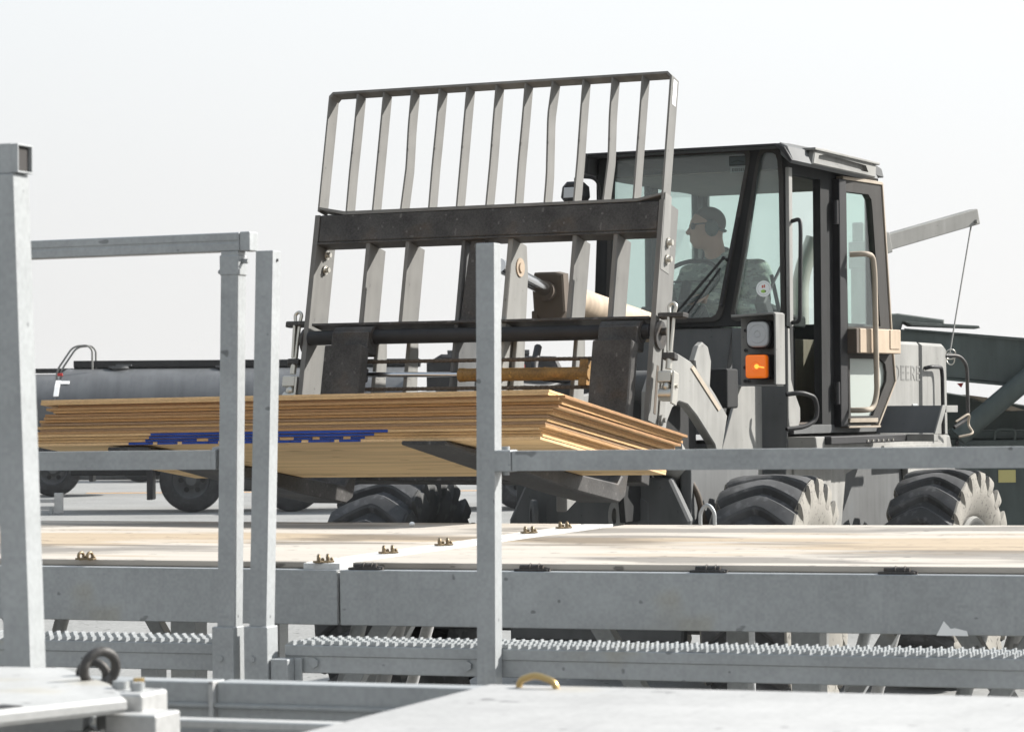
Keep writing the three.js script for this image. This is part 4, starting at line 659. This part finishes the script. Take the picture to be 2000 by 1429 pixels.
{
  const t = thing('tanker_truck', 'second dark tanker seen at the left border behind the near post', 'truck', trans(0, 0, -55.2));
  tankBody(t, -18, -7.2, 1.68, .82, 1.15);
  part(t, 'roof_walkway', [bx(-18, -7.5, 2.52, 2.62, .05, .12, .01)], M.black, t.matrix);
  part(t, 'side_lettering', [bx(-9.9, -9.86, 1.75, 1.98, 1.155, 1.165, 0), bx(-9.75, -9.71, 1.75, 1.98, 1.155, 1.165, 0)], M.red, t.matrix);
  part(t, 'chassis', bx(-18, -9.0, .65, .95, -.5, .5, .02), M.black, t.matrix);
  for (const x of [-9.35, -11.0]) truckWheel(t, x, 1.02, .56, 0);
  part(t, 'mud_flap', bx(-8.60, -8.52, .3, .75, .8, 1.2, .01), M.black, t.matrix);
}
{
  const t = thing('flatbed_truck', 'far flatbed truck whose wheel and red tail lamp show under the tanker', 'truck', trans(0, 0, -66));
  part(t, 'bed', bx(-9.9, -2, .95, 1.3, -1.1, 1.1, .02), M.greyDark, t.matrix);
  for (const x of [-9.1, -7.7, -3.2]) truckWheel(t, x, 1.0, .54, 0);
  part(t, 'tail_light', bx(-9.92, -9.55, .50, .72, 1.0, 1.1, .01), M.red, t.matrix);
  part(t, 'tow_post', [bx(-11.0, -10.9, .1, .9, .9, 1.0, .01)], M.greyLight, t.matrix);
}
single('kerb', 'low dark kerb line along the far edge of the apron', null, bx(-40, 40, 0, .16, -.2, .2, .03), M.greyDark, trans(0, 0, -67.5), null, { kind: 'structure' });
{
  const t = thing('metal_barrier', 'small galvanised barrier end standing on the apron by the left post', 'barrier', trans(-7.62, 0, -44.6));
  part(t, 'post', bx(-.06, .08, .02, .36, -.05, .05, .006), M.alu, t.matrix);
  for (const y of [.08, .20]) part(t, 'rail', bx(-1.6, -.065, y, y + .06, -.03, .03, .006), M.alu, t.matrix);
  part(t, 'foot', bx(-.14, -.09, 0, .14, -.04, .04, .006), M.galv, t.matrix);
}
// dark green loader at the right border
{
  const t = thing('loader_vehicle', 'dark green vehicle with a raised box boom at the right border behind the forklift', 'vehicle', trans(4.2, 0, -22.4));
  const w = trans(0, 0, -22.2);
  const b = part(t, 'box_boom', prism('z', [[2.95, 2.345], [3.26, 2.34], [6.2, 2.085], [6.2, 1.66], [3.70, 1.925], [2.95, 1.96]], -.35, .25, .012), M.green, w);
  part(b, 'boom_flange', [prism('z', [[3.24, 2.348], [6.2, 2.092], [6.2, 2.075], [3.24, 2.332]], .25, .275, .002), prism('z', [[3.30, 1.965], [6.2, 1.668], [6.2, 1.652], [3.30, 1.945]], .25, .275, .002)], M.green, w);
  part(t, 'boom_head', [prism('z', [[3.12, 2.30], [3.12, 2.47], [3.20, 2.475], [3.58, 2.42], [3.58, 2.385], [3.24, 2.40], [3.22, 2.33]], -.2, .2, .01), prism('z', [[3.24, 2.405], [3.85, 2.365], [3.86, 2.345], [3.3, 2.37]], .0, .3, .004)], M.greenLight, w);
  part(t, 'lower_boom', prism('z', [[2.95, 1.86], [3.70, 1.82], [6.2, 1.40], [6.2, 1.10], [3.3, 1.52], [2.95, 1.56]], -.55, -.40, .01), M.green, w);
  part(t, 'boom_cylinder', rod([3.66, 1.45, .34], [4.9, 2.48, .34], .085, .085, 24), M.green, w);
  part(t, 'cable_shield', prism('z', [[3.80, 1.80], [3.98, 1.775], [4.30, 1.665], [4.18, 1.66]], -.3, -.1, .005), M.doorTan, w);
  part(t, 'marker_plate', prism('z', [[3.745, 1.895], [3.80, 1.90], [3.78, 1.86]], -.2, -.18, .002), M.red, w);
  const c = part(t, 'equipment_cabinet', [bx(3.1, 6.2, .25, 1.36, -.9, .0, .02), bx(3.1, 6.2, 1.36, 1.42, -.9, .02, .01), bx(3.45, 6.2, 1.42, 1.50, -.8, -.1, .02)], M.green, w);
  for (const x of [3.62, 4.02, 4.42]) part(c, 'cabinet_handle', tube([[x, 1.40, .0], [x, 1.51, .03], [x + .17, 1.51, .03], [x + .17, 1.40, .0]], .012, 8), M.green, w);
  part(c, 'reflector', bx(4.05, 4.195, 1.065, 1.17, .0, .006, .002), M.paleYellow, w);
  for (const x of [3.55, 3.63, 3.70]) part(c, 'hydraulic_pipe', rod([x, .4, .05], [x, 1.42, .05], .014), M.black, w);
  for (const x of [3.3, 5.4]) truckWheel(t, x - 4.2, .25, .5, 0);
}
scene.traverse((o) => { delete o._inv; });
renderer.render(scene, camera);
